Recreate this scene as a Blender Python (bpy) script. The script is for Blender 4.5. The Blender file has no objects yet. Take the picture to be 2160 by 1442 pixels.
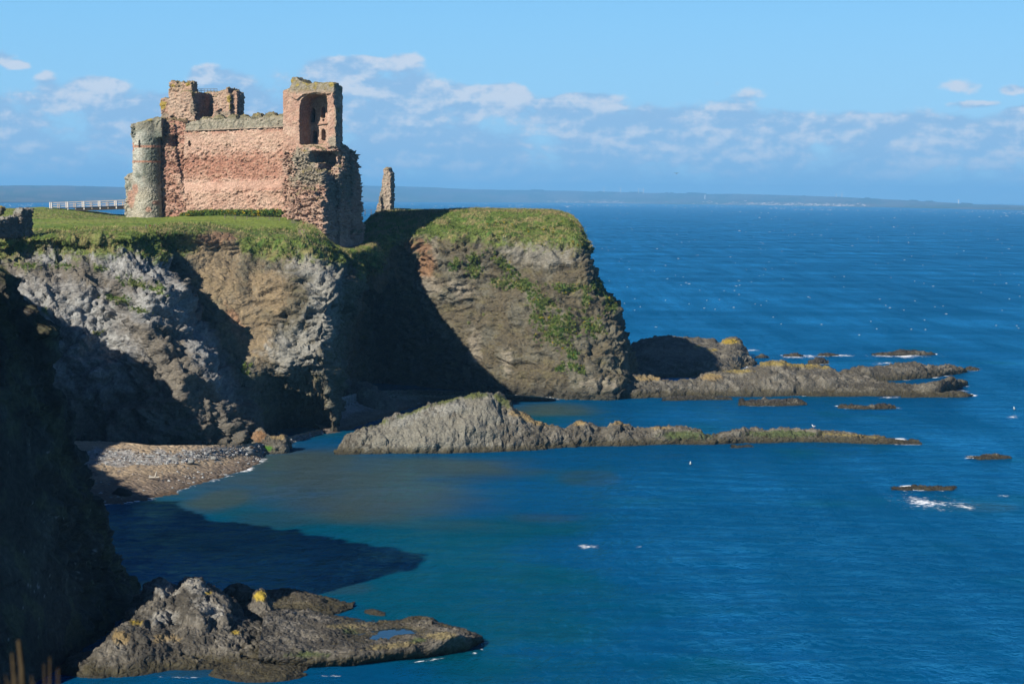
import bpy, bmesh, math, random
import numpy as np
from mathutils import Vector, Matrix

random.seed(7)
rng = np.random.default_rng(11)
scene = bpy.context.scene
COL = scene.collection
R = math.radians

# ------------------------------------------------------------------ camera
F = 4031.0                                   # focal length in photo pixels (2160 wide)
CX, CY = 1080.0, 721.0
CAM_Z = 33.0
PITCH = math.atan((721 - 418) / F)
ROLL = math.atan(18 / 2160)
ROT = Matrix.Rotation(math.pi / 2 - PITCH, 3, 'X') @ Matrix.Rotation(ROLL, 3, 'Z')
ROTN = np.array(ROT)


def ray(px, py):
    v = np.stack([(np.asarray(px, float) - CX) / F, -(np.asarray(py, float) - CY) / F, -np.ones_like(np.asarray(px, float))], -1)
    return v @ ROTN.T


def P(px, py, Y):
    """the point at distance Y (metres north of the camera) seen at photo pixel px,py"""
    d = ray(px, py)
    t = np.asarray(Y, float) / d[..., 1]
    p = d * t[..., None]
    p[..., 2] += CAM_Z
    return p


def PZ(px, py, z):
    d = ray(px, py)
    t = (np.asarray(z, float) - CAM_Z) / d[..., 2]
    p = d * t[..., None]
    p[..., 2] += CAM_Z
    return p


def proj(V):
    q = (V - np.array([0, 0, CAM_Z])) @ ROTN
    w = np.where(-q[:, 2] > 0.1, -q[:, 2], 0.1)
    return CX + F * q[:, 0] / w, CY - F * q[:, 1] / w


# ------------------------------------------------------------------ sun
SUN_AZ, SUN_EL = R(40), R(31)
SUN_D = np.array([math.sin(SUN_AZ) * math.cos(SUN_EL), math.cos(SUN_AZ) * math.cos(SUN_EL), -math.sin(SUN_EL)])

# ------------------------------------------------------------------ noise (numpy)
_G = np.array([[1, 1, 0], [-1, 1, 0], [1, -1, 0], [-1, -1, 0], [1, 0, 1], [-1, 0, 1], [1, 0, -1], [-1, 0, -1],
               [0, 1, 1], [0, -1, 1], [0, 1, -1], [0, -1, -1], [1, 1, 0], [-1, 1, 0], [0, -1, 1], [0, -1, -1]], np.float32)


def _hash(ix, iy, iz, seed):
    h = (ix.astype(np.uint32) * np.uint32(374761393) + iy.astype(np.uint32) * np.uint32(668265263)
         + iz.astype(np.uint32) * np.uint32(2147483647) + np.uint32(seed * 144665 + 77))
    h = (h ^ (h >> np.uint32(13))) * np.uint32(1274126177)
    h = (h ^ (h >> np.uint32(16))) * np.uint32(2246822519)
    return h ^ (h >> np.uint32(15))


def perlin(p, seed=0):
    p = np.asarray(p, np.float32)
    fl = np.floor(p)
    i = fl.astype(np.int64)
    f = p - fl
    u = f * f * f * (f * (f * 6 - 15) + 10)
    out = 0
    for dx in (0, 1):
        wx = u[:, 0] if dx else 1 - u[:, 0]
        for dy in (0, 1):
            wy = u[:, 1] if dy else 1 - u[:, 1]
            for dz in (0, 1):
                wz = u[:, 2] if dz else 1 - u[:, 2]
                g = _G[_hash(i[:, 0] + dx, i[:, 1] + dy, i[:, 2] + dz, seed) & np.uint32(15)]
                dot = g[:, 0] * (f[:, 0] - dx) + g[:, 1] * (f[:, 1] - dy) + g[:, 2] * (f[:, 2] - dz)
                out = out + wx * wy * wz * dot
    return out


def fbm(p, octv=4, seed=0, gain=0.5, lac=2.03):
    a, s, o, n = 1.0, 0.0, 0, np.asarray(p, np.float32)
    for k in range(octv):
        o = o + a * perlin(n, seed + k)
        s += a
        a *= gain
        n = n * lac + 3.7
    return o / s * 1.5


def ridged(p, octv=4, seed=0, gain=0.5):
    a, s, o, n = 1.0, 0.0, 0, np.asarray(p, np.float32)
    for k in range(octv):
        o = o + a * (1 - np.abs(perlin(n, seed + k)) * 1.8)
        s += a
        a *= gain
        n = n * 2.05 + 1.3
    return o / s


def worley(p, seed=0):
    """F1, F2 and a random value per cell"""
    p = np.asarray(p, np.float32)
    i = np.floor(p).astype(np.int64)
    f1 = np.full(len(p), 9., np.float32)
    f2 = np.full(len(p), 9., np.float32)
    cid = np.zeros(len(p), np.float32)
    for dx in (-1, 0, 1):
        for dy in (-1, 0, 1):
            for dz in (-1, 0, 1):
                a, b, c = i[:, 0] + dx, i[:, 1] + dy, i[:, 2] + dz
                h = _hash(a, b, c, seed)
                jx = (h & np.uint32(1023)) / np.float32(1023)
                jy = ((h >> np.uint32(10)) & np.uint32(1023)) / np.float32(1023)
                jz = ((h >> np.uint32(20)) & np.uint32(1023)) / np.float32(1023)
                d = np.sqrt((a + jx - p[:, 0]) ** 2 + (b + jy - p[:, 1]) ** 2 + (c + jz - p[:, 2]) ** 2).astype(np.float32)
                closer = d < f1
                f2 = np.where(closer, f1, np.minimum(f2, d))
                cid = np.where(closer, jx, cid)
                f1 = np.where(closer, d, f1)
    return f1, f2, cid


def facets(p, seed=0):
    """broken planes: every cell of a jittered lattice carries its own tilted plane. Returns plane height and crack distance"""
    p = np.asarray(p, np.float32)
    i = np.floor(p).astype(np.int64)
    f1 = np.full(len(p), 9., np.float32)
    f2 = np.full(len(p), 9., np.float32)
    pl = np.zeros(len(p), np.float32)
    for dx in (-1, 0, 1):
        for dy in (-1, 0, 1):
            for dz in (-1, 0, 1):
                a, b, c = i[:, 0] + dx, i[:, 1] + dy, i[:, 2] + dz
                h = _hash(a, b, c, seed)
                k = _hash(a, b, c, seed + 50)
                ox = a + (h & np.uint32(1023)) / np.float32(1023) - p[:, 0]
                oy = b + ((h >> np.uint32(10)) & np.uint32(1023)) / np.float32(1023) - p[:, 1]
                oz = c + ((h >> np.uint32(20)) & np.uint32(1023)) / np.float32(1023) - p[:, 2]
                d = np.sqrt(ox * ox + oy * oy + oz * oz).astype(np.float32)
                closer = d < f1
                f2 = np.where(closer, f1, np.minimum(f2, d))
                rx = (k & np.uint32(1023)) / np.float32(511.5) - 1
                ry = ((k >> np.uint32(10)) & np.uint32(1023)) / np.float32(511.5) - 1
                rz = ((k >> np.uint32(20)) & np.uint32(1023)) / np.float32(511.5) - 1
                pl = np.where(closer, ox * rx + oy * ry + oz * rz + (rx + ry) * .18, pl)
                f1 = np.where(closer, d, f1)
    return pl, f2 - f1


def sstep(a, b, x):
    t = np.clip((x - a) / (b - a), 0, 1)
    return t * t * (3 - 2 * t)


def lerp(a, b, t):
    return a + (b - a) * t


def S(r, g, b):
    """sRGB 0-255 to linear"""
    f = lambda c: c / 12.92 if c <= 0.04045 else ((c + 0.055) / 1.055) ** 2.4
    return np.array([f(r / 255), f(g / 255), f(b / 255)])


# ------------------------------------------------------------------ objects
def tag(o, label=None, cat=None, group=None, kind=None):
    if label:
        o['label'] = label
    if cat:
        o['category'] = cat
    if group:
        o['group'] = group
    if kind:
        o['kind'] = kind
    return o


def empty(name, loc, label=None, cat=None, group=None):
    o = bpy.data.objects.new(name, None)
    o.location = Vector([float(c) for c in loc])
    o.empty_display_size = 0.5
    COL.objects.link(o)
    return tag(o, label, cat, group)


def mesh_np(name, V, Fq, mat, col=None, parent=None, smooth=True, attrs=None, raw=False):
    """mesh object from numpy verts and an (n,3|4) face array"""
    V = np.asarray(V, np.float32)
    Fq = np.asarray(Fq, np.int32)
    me = bpy.data.meshes.new(name)
    me.vertices.add(len(V))
    k = Fq.shape[1]
    me.loops.add(Fq.size)
    me.polygons.add(len(Fq))
    me.loops.foreach_set('vertex_index', Fq.ravel())
    me.polygons.foreach_set('loop_start', np.arange(0, Fq.size, k, dtype=np.int32))
    if parent is not None:
        V = V - np.array(parent.location, np.float32)
    me.vertices.foreach_set('co', V.ravel())
    me.polygons.foreach_set('use_smooth', np.full(len(Fq), smooth, bool))
    if col is not None:
        a = me.attributes.new('Col', 'FLOAT_COLOR', 'POINT')
        c4 = np.ones((len(V), 4), np.float32)
        c4[:, :3] = np.asarray(col) * (1.0 if raw else ALB)
        a.data.foreach_set('color', c4.ravel())
    for nm, arr in (attrs or {}).items():
        a = me.attributes.new(nm, 'FLOAT', 'POINT')
        a.data.foreach_set('value', np.asarray(arr, np.float32))
    me.update()
    me.validate()
    if mat:
        me.materials.append(mat)
    o = bpy.data.objects.new(name, me)
    COL.objects.link(o)
    if parent is not None:
        o.parent = parent
    return o


def bm_obj(name, bm, mat, parent=None, smooth=False):
    me = bpy.data.meshes.new(name)
    if parent is not None:
        bmesh.ops.translate(bm, verts=bm.verts, vec=-parent.location)
    bm.to_mesh(me)
    bm.free()
    if smooth:
        me.polygons.foreach_set('use_smooth', [True] * len(me.polygons))
    me.materials.append(mat)
    o = bpy.data.objects.new(name, me)
    COL.objects.link(o)
    if parent is not None:
        o.parent = parent
    return o


def add_tube(bm, a, b, r0, r1=None, n=8):
    a, b = Vector(a), Vector(b)
    r1 = r0 if r1 is None else r1
    d = (b - a)
    q = d.to_track_quat('Z', 'Y').to_matrix().to_4x4()
    m = Matrix.Translation((a + b) / 2) @ q
    bmesh.ops.create_cone(bm, cap_ends=True, segments=n, radius1=r0, radius2=r1, depth=d.length, matrix=m)


def add_box(bm, c, s, rz=0.0):
    m = Matrix.Translation(Vector([float(x) for x in c])) @ Matrix.Rotation(rz, 4, 'Z') @ Matrix.Diagonal((s[0], s[1], s[2], 1))
    bmesh.ops.create_cube(bm, size=1, matrix=m)


def grid_faces(nu, nv):
    a = np.arange(nu * nv).reshape(nu, nv)
    return np.stack([a[:-1, :-1], a[1:, :-1], a[1:, 1:], a[:-1, 1:]], -1).reshape(-1, 4)


def grid_normals(G):
    du = np.gradient(G, axis=0)
    dv = np.gradient(G, axis=1)
    n = np.cross(du, dv)
    return n / np.maximum(np.linalg.norm(n, axis=-1, keepdims=True), 1e-9)


def _cr(ctrl, ts):
    """Catmull-Rom along axis 0 at the parameters ts"""
    n = len(ctrl)
    i = np.clip(np.floor(ts).astype(int), 0, n - 2)
    t = (ts - i).reshape((-1,) + (1,) * (ctrl.ndim - 1))
    p1, p2 = ctrl[i], ctrl[i + 1]
    p0 = np.where((i > 0).reshape(t.shape), ctrl[np.maximum(i - 1, 0)], 2 * p1 - p2)
    p3 = np.where((i < n - 2).reshape(t.shape), ctrl[np.minimum(i + 2, n - 1)], 2 * p2 - p1)
    m1, m2 = (p2 - p0) * .5, (p3 - p1) * .5
    t2, t3 = t * t, t * t * t
    return (2 * t3 - 3 * t2 + 1) * p1 + (t3 - 2 * t2 + t) * m1 + (-2 * t3 + 3 * t2) * p2 + (t3 - t2) * m2


ALB = .64                                    # the day is exposed for dark rock and deep shade: see the view exposure below


def loft(ctrl, du, row_step, lin_rows=False):
    """ctrl (ncol,nrow,3[+]) -> dense grid; du metres along, row_step list of metres per row segment. Returns grid and v parameter"""
    ctrl = np.asarray(ctrl, float)
    nc, nr = ctrl.shape[:2]
    seg = np.linalg.norm(np.diff(ctrl[:, :, :3], axis=0), axis=-1)[:, 1:max(3, nr - 3)].mean(1)
    ts = np.concatenate([i + np.arange(0, 1, 1 / max(1, int(round(seg[i] / (du[i] if isinstance(du, list) else du))))) for i in range(nc - 1)] + [[nc - 1.0]])
    segv = np.linalg.norm(np.diff(ctrl[:, :, :3], axis=1), axis=-1).mean(0)
    vs = np.concatenate([i + np.arange(0, 1, 1 / max(1, int(round(segv[i] / row_step[i])))) for i in range(nr - 1)] + [[nr - 1.0]])
    g = _cr(ctrl, ts)
    g = np.swapaxes(_cr(np.swapaxes(g, 0, 1), vs), 0, 1)
    return g, ts, vs


# ------------------------------------------------------------------ materials
class NT:
    def __init__(self, nt):
        self.nt = nt
        self.nodes = nt.nodes
        self.links = nt.links

    def new(self, t, **kw):
        n = self.nodes.new(t)
        for k, v in kw.items():
            setattr(n, k, v)
        return n

    def put(self, sock, v):
        if isinstance(v, bpy.types.NodeSocket):
            self.links.new(v, sock)
        elif v is not None:
            sock.default_value = v

    def math(self, op, a, b=None, c=None, clamp=False):
        n = self.new('ShaderNodeMath', operation=op, use_clamp=clamp)
        self.put(n.inputs[0], a)
        self.put(n.inputs[1], b)
        self.put(n.inputs[2], c)
        return n.outputs[0]

    def mix(self, fac, a, b, mode='MIX'):
        n = self.new('ShaderNodeMix', data_type='RGBA', blend_type=mode)
        self.put(n.inputs[0], fac)
        self.put(n.inputs[6], (*a, 1) if isinstance(a, (tuple, list, np.ndarray)) and len(a) == 3 else a)
        self.put(n.inputs[7], (*b, 1) if isinstance(b, (tuple, list, np.ndarray)) and len(b) == 3 else b)
        return n.outputs[2]

    def ss(self, x, a, b):
        n = self.new('ShaderNodeMapRange', interpolation_type='SMOOTHSTEP')
        self.put(n.inputs[0], x)
        n.inputs[1].default_value = a
        n.inputs[2].default_value = b
        return n.outputs[0]

    def noise(self, vec, scale, detail=4, rough=0.55, dist=0.0):
        n = self.new('ShaderNodeTexNoise')
        self.put(n.inputs['Vector'], vec)
        n.inputs['Scale'].default_value = scale
        n.inputs['Detail'].default_value = detail
        n.inputs['Roughness'].default_value = rough
        n.inputs['Distortion'].default_value = dist
        return n.outputs[0]

    def voro(self, vec, scale, feature='F1', out='Distance'):
        n = self.new('ShaderNodeTexVoronoi', feature=feature)
        self.put(n.inputs['Vector'], vec)
        n.inputs['Scale'].default_value = scale
        return n.outputs[out]

    def scale(self, vec, s):
        n = self.new('ShaderNodeMapping')
        self.put(n.inputs[0], vec)
        n.inputs[3].default_value = s
        return n.outputs[0]

    def bump(self, h, strength, dist, normal=None):
        n = self.new('ShaderNodeBump')
        n.inputs['Strength'].default_value = strength
        n.inputs['Distance'].default_value = dist
        self.put(n.inputs['Height'], h)
        self.put(n.inputs['Normal'], normal)
        return n.outputs[0]


def material(name):
    m = bpy.data.materials.new(name)
    m.use_nodes = True
    t = NT(m.node_tree)
    b = t.nodes['Principled BSDF']
    b.inputs['Specular IOR Level'].default_value = 0.25
    b.inputs['Roughness'].default_value = 0.9
    pos = t.new('ShaderNodeNewGeometry').outputs['Position']
    return m, t, b, pos


def attr_col(t):
    n = t.new('ShaderNodeAttribute', attribute_name='Col')
    return n.outputs['Color']


def rock_material(name, fine=3.0, bump=0.6, spec=0.2):
    m, t, b, pos = material(name)
    c = attr_col(t)
    n1 = t.noise(pos, fine, 6, 0.65)
    n2 = t.noise(pos, fine * 0.25, 5, 0.6)
    v = t.voro(t.scale(pos, (1, 1, 1.6)), fine * 0.45, 'DISTANCE_TO_EDGE')
    f = t.math('MULTIPLY_ADD', n1, 1.5, 0.25)
    f = t.math('MULTIPLY', f, t.math('MULTIPLY_ADD', n2, 0.9, 0.55))
    comb = t.new('ShaderNodeCombineColor')
    for k in range(3):
        t.put(comb.inputs[k], f)
    t.put(b.inputs['Base Color'], t.mix(1.0, c, comb.outputs[0], 'MULTIPLY'))
    h = t.math('ADD', t.math('MULTIPLY', n1, 0.6), t.math('MULTIPLY', t.ss(v, 0, 0.25), 0.35))
    t.put(b.inputs['Normal'], t.bump(h, bump, 0.5 / fine * 1.6))
    b.inputs['Specular IOR Level'].default_value = spec
    return m


def leaf_material(name, rough=0.8):
    m, t, b, pos = material(name)
    t.put(b.inputs['Base Color'], t.mix(1.0, attr_col(t), t.mix(t.noise(pos, 2.0, 2), (0.75, 0.75, 0.75), (1.25, 1.25, 1.2)), 'MULTIPLY'))
    b.inputs['Roughness'].default_value = rough
    b.inputs['Specular IOR Level'].default_value = 0.15
    return m


def plain_material(name, rgb, rough=0.7, spec=0.3, var=0.25, scale=6.0):
    m, t, b, pos = material(name)
    n = t.noise(pos, scale, 4)
    rgb = np.array(rgb) * ALB
    t.put(b.inputs['Base Color'], t.mix(n, tuple(np.array(rgb) * (1 - var)), tuple(np.minimum(np.array(rgb) * (1 + var), .95))))
    b.inputs['Roughness'].default_value = rough
    b.inputs['Specular IOR Level'].default_value = spec
    return m


M_CLIFF = rock_material('cliff rock', 2.2, 0.7)
M_ROCK = rock_material('reef rock', 3.5, 0.8, 0.3)
M_LEAF = leaf_material('foliage')
# ------------------------------------------------------------------ the castle headland: cliffs and the field on top
def col(*pts):
    a = np.array([P(*p) for p in pts])
    z0 = a[0].copy()
    z0[2] -= 5.0
    z0[1] -= 0.8
    back = a[-1] + np.array([0, 12, -0.5])
    drop = a[-1] + np.array([0, 30, -9.0])
    foot = a[-1] + np.array([0, 45, -36.0])
    return np.vstack([z0[None], a, back[None], drop[None], foot[None]])


CC = [  # base, quarter, half, three quarter, rock top, rim, field, far edge
    col((-300, 938, 236), (-300, 800, 240), (-300, 700, 243), (-300, 600, 248), (-300, 530, 254), (-300, 498, 258), (-300, 462, 300), (-300, 443, 345)),
    col((-120, 940, 240), (-120, 800, 242), (-120, 700, 245), (-120, 600, 249), (-120, 530, 254), (-120, 497, 258), (-120, 462, 300), (-120, 443, 345)),
    col((0, 942, 242), (0, 800, 244), (0, 700, 246), (0, 600, 250), (0, 530, 255), (0, 496, 258), (0, 462, 300), (-10, 443, 345)),
    col((130, 945, 243), (130, 800, 244), (125, 690, 246), (120, 600, 250), (115, 525, 255), (110, 493, 258), (110, 462, 300), (90, 442.5, 345)),
    col((250, 955, 242.5), (240, 800, 245), (225, 690, 248), (210, 590, 251), (190, 522, 256), (180, 491, 259), (180, 464, 300), (170, 449, 345)),
    col((350, 960, 242), (330, 820, 243), (310, 700, 246), (285, 590, 250), (260, 525, 256), (245, 490, 259), (240, 466, 300), (225, 455.5, 345)),
    col((440, 958, 243), (430, 840, 244), (385, 710, 248), (345, 600, 252), (305, 520, 257), (285, 489, 260), (275, 467, 300), (262, 457.5, 345)),
    col((520, 950, 246), (500, 850, 248), (440, 725, 254), (380, 620, 258), (328, 530, 261), (308, 490, 262), (300, 468, 300), (290, 458, 345)),
    col((553, 932, 252), (540, 845, 255), (468, 727, 258.5), (398, 622, 261.5), (340, 527, 263), (318, 487, 264), (312, 468, 301), (300, 458, 345)),
    col((548, 905, 257), (516, 838, 258.5), (443, 718, 260.5), (377, 615, 263), (331, 524, 264.5), (326, 483, 265), (328, 468, 303), (320, 457, 345)),
    col((552, 895, 259), (516, 815, 257.5), (436, 702, 260), (380, 605, 263), (346, 526, 265), (340, 480, 266), (355, 468, 305), (350, 456, 345)),
    col((590, 905, 270), (564, 785, 260), (489, 685, 261), (436, 592, 263.2), (412, 526, 266), (415, 477, 268.5), (420, 467, 306), (400, 452, 345)),
    col((632, 905, 272), (622, 782, 259.5), (562, 690, 261), (520, 600, 263.5), (508, 545, 268), (520, 490, 273), (510, 468, 308), (480, 449, 345)),
    col((684, 893, 271), (672, 782, 259.5), (650, 690, 260.5), (628, 600, 263), (615, 550, 267.5), (620, 492, 275), (600, 468, 308), (580, 447, 345)),
    col((707, 888, 268), (699, 796, 264), (703, 690, 264), (726, 600, 266), (700, 550, 272), (672, 497, 281), (655, 478, 308), (670, 460, 345)),
    col((720, 884, 290), (715, 800, 291), (722, 690, 292), (744, 595, 292), (722, 560, 294), (700, 521, 297), (700, 518, 314), (715, 484, 345)),
    col((740, 850, 320), (735, 770, 321), (738, 690, 318), (748, 610, 308), (745, 565, 304), (733, 532, 303), (742, 526, 324), (752, 484, 346)),
    col((790, 828, 337), (785, 760, 341), (775, 690, 341), (768, 615, 334), (768, 560, 322), (770, 530, 318), (785, 500, 334), (800, 447, 352)),
    col((890, 832, 332), (875, 770, 335), (855, 690, 336), (845, 610, 336), (838, 540, 334), (832, 501, 333), (850, 470, 342), (870, 446, 352)),
    col((1010, 838, 322), (1000, 770, 325), (970, 690, 328), (950, 600, 330), (940, 512, 331), (940, 488, 335), (950, 447, 343), (960, 445.5, 356)),
    col((1110, 840, 316.5), (1110, 770, 319), (1095, 690, 322), (1070, 600, 326), (1065, 515, 329), (1065, 486, 333), (1065, 446, 342), (1060, 445.5, 356)),
    col((1230, 842, 313), (1235, 760, 315), (1210, 680, 319), (1180, 590, 323), (1175, 518, 327), (1165, 490, 332), (1155, 447, 341), (1140, 446, 356)),
    col((1292, 842, 313), (1300, 760, 317), (1276, 670, 320), (1234, 580, 323), (1218, 520, 327), (1210, 490, 331), (1184, 450, 341), (1165, 449.5, 356)),
    col((1318, 832, 319), (1320, 742, 322), (1292, 660, 325), (1246, 565, 329), (1238, 522, 332), (1226, 484, 336), (1204, 457, 344), (1182, 454, 358)),
    col((1332, 805, 345), (1310, 737, 345), (1282, 665, 346), (1240, 580, 347), (1229, 522, 348), (1218, 488, 349), (1196, 463, 353), (1172, 458, 361)),
    col((1230, 780, 390), (1220, 735, 388), (1205, 665, 384), (1180, 580, 380), (1170, 520, 376), (1160, 492, 373), (1140, 465, 371), (1130, 462, 369)),
]
G, TS, VS = loft(CC, 0.22, [1.0, .22, .2, .2, .2, .2, .45, .6, 1.5, 3, 5])
nu, nv = G.shape[:2]
V = G.reshape(-1, 3)
vpar = np.broadcast_to(VS[None, :], (nu, nv)).ravel()
tpar = np.broadcast_to(TS[:, None], (nu, nv)).ravel()
N = grid_normals(G).reshape(-1, 3)
px, py = proj(V)
# broad relief, beds, blocks, pits
nearrim = sstep(6.15, 5.2, vpar) * sstep(-0.2, 0.6, vpar)
warp = np.stack([fbm(V * .12, 3, 5), fbm(V * .12, 3, 6), fbm(V * .12, 3, 7)], -1)
Q = V + warp * 2.5
big = fbm(Q * np.array([.16, .16, .11]), 4, 1)
rid = ridged(Q * np.array([.22, .22, .30]), 5, 21) - 0.72
f1, f2, cid = worley(Q * np.array([.42, .42, .55]), 3)
blocks = sstep(0.0, 0.28, f2 - f1) * 0.55 + (cid - 0.5) * 0.8
g1, g2, gid = worley(Q * np.array([1.25, 1.25, 1.5]), 9)
small = sstep(0, 0.3, g2 - g1) * .22 + (gid - .5) * .25
beds = fbm(np.stack([Q[:, 0] * .18, Q[:, 1] * .18, Q[:, 2] * 1.25 + Q[:, 0] * .14], -1), 4, 31)
fine = fbm(V * 1.9, 3, 41)
p1_, k1_ = facets(Q * np.array([.34, .34, .46]), 141)
p2_, k2_ = facets(Q * np.array([.85, .85, 1.15]) + .37, 142)
p3_, k3_ = facets(V * np.array([2.0, 2.0, 2.5]), 143)
p0_, k0_ = facets(Q * np.array([.115, .115, .15]), 140)
bedz = Q[:, 2] * .62 + Q[:, 0] * .10 + fbm(Q * np.array([.12, .12, .25]), 3, 145) * 1.6
ledge = (bedz - np.floor(bedz))
ledge = sstep(.0, .82, ledge) - sstep(.86, 1.0, ledge)
crack = sstep(.045, .0, k0_) * .35 + sstep(.05, .0, k1_) * .38 + sstep(.05, .0, k2_) * .16
fac = p0_ * 2.0 * sstep(.0, .30, k0_) + p1_ * .75 + p2_ * .32 + p3_ * .17 - crack
left = sstep(8.6, 7.6, tpar)                       # the knobbly lichened cliff
smoothzone = sstep(9.6, 10.4, tpar) * sstep(12.6, 11.6, tpar) * 0.55
amp = 1.0 - smoothzone
disp = amp * (big * 1.3 + rid * (.45 + .5 * left) + fac * (1 + .25 * left) + small * .22 + beds * .5 + ledge * (.36 - .12 * left) * sstep(-.3, .3, beds)) + fine * .09
# gullies and bosses of the lichened cliff, leaning down to the right
lean = np.stack([(V[:, 0] + V[:, 2] * .55) * .30, V[:, 1] * .1, V[:, 2] * .07], -1)
disp = disp + left * 1.1 * (ridged(lean + warp * .25, 3, 55) - .72)
top = sstep(5.4, 6.2, vpar)
dispF = fbm(V * .12, 3, 60) * .25 + fbm(V * .7, 3, 61) * .12
D = disp * nearrim + dispF * (1 - nearrim) * sstep(10, 8.5, vpar)
V = V + N * D[:, None]
GD = V.reshape(nu, nv, 3)
N = grid_normals(GD).reshape(-1, 3)
px, py = proj(V)
nz = N[:, 2]


def blob(px, py, cx, cy, rx, ry, ang=0.0):
    a = R(ang)
    x, y = px - cx, py - cy
    u = (x * math.cos(a) + y * math.sin(a)) / rx
    w = (-x * math.sin(a) + y * math.cos(a)) / ry
    return np.exp(-(u * u + w * w))


def blobs(px, py, lst):
    o = np.zeros_like(px)
    for b in lst:
        o = np.maximum(o, blob(px, py, *b))
    return o


n_lo = fbm(V * .25, 4, 70)
n_md = fbm(V * .8, 4, 74)
n_hi = fbm(V * 2.6, 3, 78)
n_st = fbm(np.stack([V[:, 0] * .25, V[:, 1] * .25, V[:, 2] * 1.1], -1), 4, 81)

# base rock colours
c_brown, c_tan, c_grey = np.array([.142, .124, .085]), np.array([.265, .20, .12]), np.array([.172, .166, .132])
c_dark, c_lich, c_olive = np.array([.075, .068, .058]), np.array([.345, .35, .34]), np.array([.17, .155, .09])
C = np.tile(c_brown, (len(V), 1))


def over(C, c, a):
    a = np.clip(a, 0, 1)[:, None]
    return C * (1 - a) + np.asarray(c) * a


C = over(C, c_grey, sstep(-.15, .35, n_lo))
C = over(C, c_olive, sstep(.1, .5, n_st) * .8)
C = over(C, c_dark, sstep(.15, .5, fbm(V * .5, 4, 90)) * .55)
tanm = blobs(px, py, [(455, 560, 60, 110, -12), (520, 690, 60, 100, -30), (470, 510, 70, 35, 0), (640, 545, 60, 25, 10), (560, 620, 60, 60, 0)])
C = over(C, c_tan, sstep(.25, .75, tanm + n_md * .45) * .85)
C = over(C, np.array([.34, .19, .11]), sstep(.45, .8, blobs(px, py, [(450, 500, 60, 25, 0), (500, 690, 18, 60, -25), (880, 520, 45, 20, 10), (900, 560, 30, 40, 0)]) + n_md * .4) * .7)
greym = blobs(px, py, [(660, 560, 70, 30, 0), (690, 600, 45, 60, 0), (620, 740, 60, 60, 30), (680, 680, 40, 80, 0), (1130, 535, 90, 30, 8)])
C = over(C, np.array([.30, .295, .265]), sstep(.3, .75, greym + n_md * .5) * .8)
paler = blobs(px, py, [(915, 500, 8, 60, -4), (905, 600, 40, 20, 0), (975, 610, 40, 18, 20), (1000, 740, 20, 50, 0), (985, 790, 14, 30, 0), (1070, 760, 14, 30, 0), (1270, 810, 50, 18, 0)])
C = over(C, np.array([.33, .30, .25]), sstep(.35, .8, paler + n_md * .6) * .75)
C = C * (1 - .17 * sstep(13.5, 15, tpar))[:, None] * np.where(tpar > 14, 1, 0)[:, None] * np.array([1.03, .99, .92]) + C * np.where(tpar > 14, 0, 1)[:, None]
# pale lichen of the left cliff
lm = blobs(px, py, [(60, 640, 110, 60, 20), (180, 660, 110, 60, 25), (260, 560, 70, 40, 15), (330, 560, 50, 50, 50), (365, 640, 45, 70, -35), (220, 720, 90, 50, 30),
                    (110, 545, 50, 14, 0), (160, 525, 60, 10, 5), (310, 640, 60, 50, 0), (430, 720, 40, 70, -35), (470, 800, 30, 70, -30), (150, 760, 160, 70, 20)])
lm = lm * left
C = over(C, np.array([.175, .155, .13]), left * sstep(.0, .5, 1 - lm) * .8)
C = over(C, np.array([.26, .255, .245]), left * sstep(.2, .6, lm + n_md * .3) * .8)
C = over(C, c_lich, sstep(.38, .74, lm * .85 + n_md * .42 + n_hi * .32 - .10) * (.55 + .45 * sstep(-.3, .3, n_hi)) * .92)
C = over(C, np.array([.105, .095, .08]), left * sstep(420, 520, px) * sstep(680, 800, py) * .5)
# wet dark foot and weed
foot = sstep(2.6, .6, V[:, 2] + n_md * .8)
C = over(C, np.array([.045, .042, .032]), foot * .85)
alg = blobs(px, py, [(540, 942, 40, 12, 0), (580, 945, 20, 10, 0), (480, 948, 40, 8, 0)])
C = over(C, np.array([.05, .14, .012]), sstep(.4, .75, alg + n_md * .3))

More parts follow.
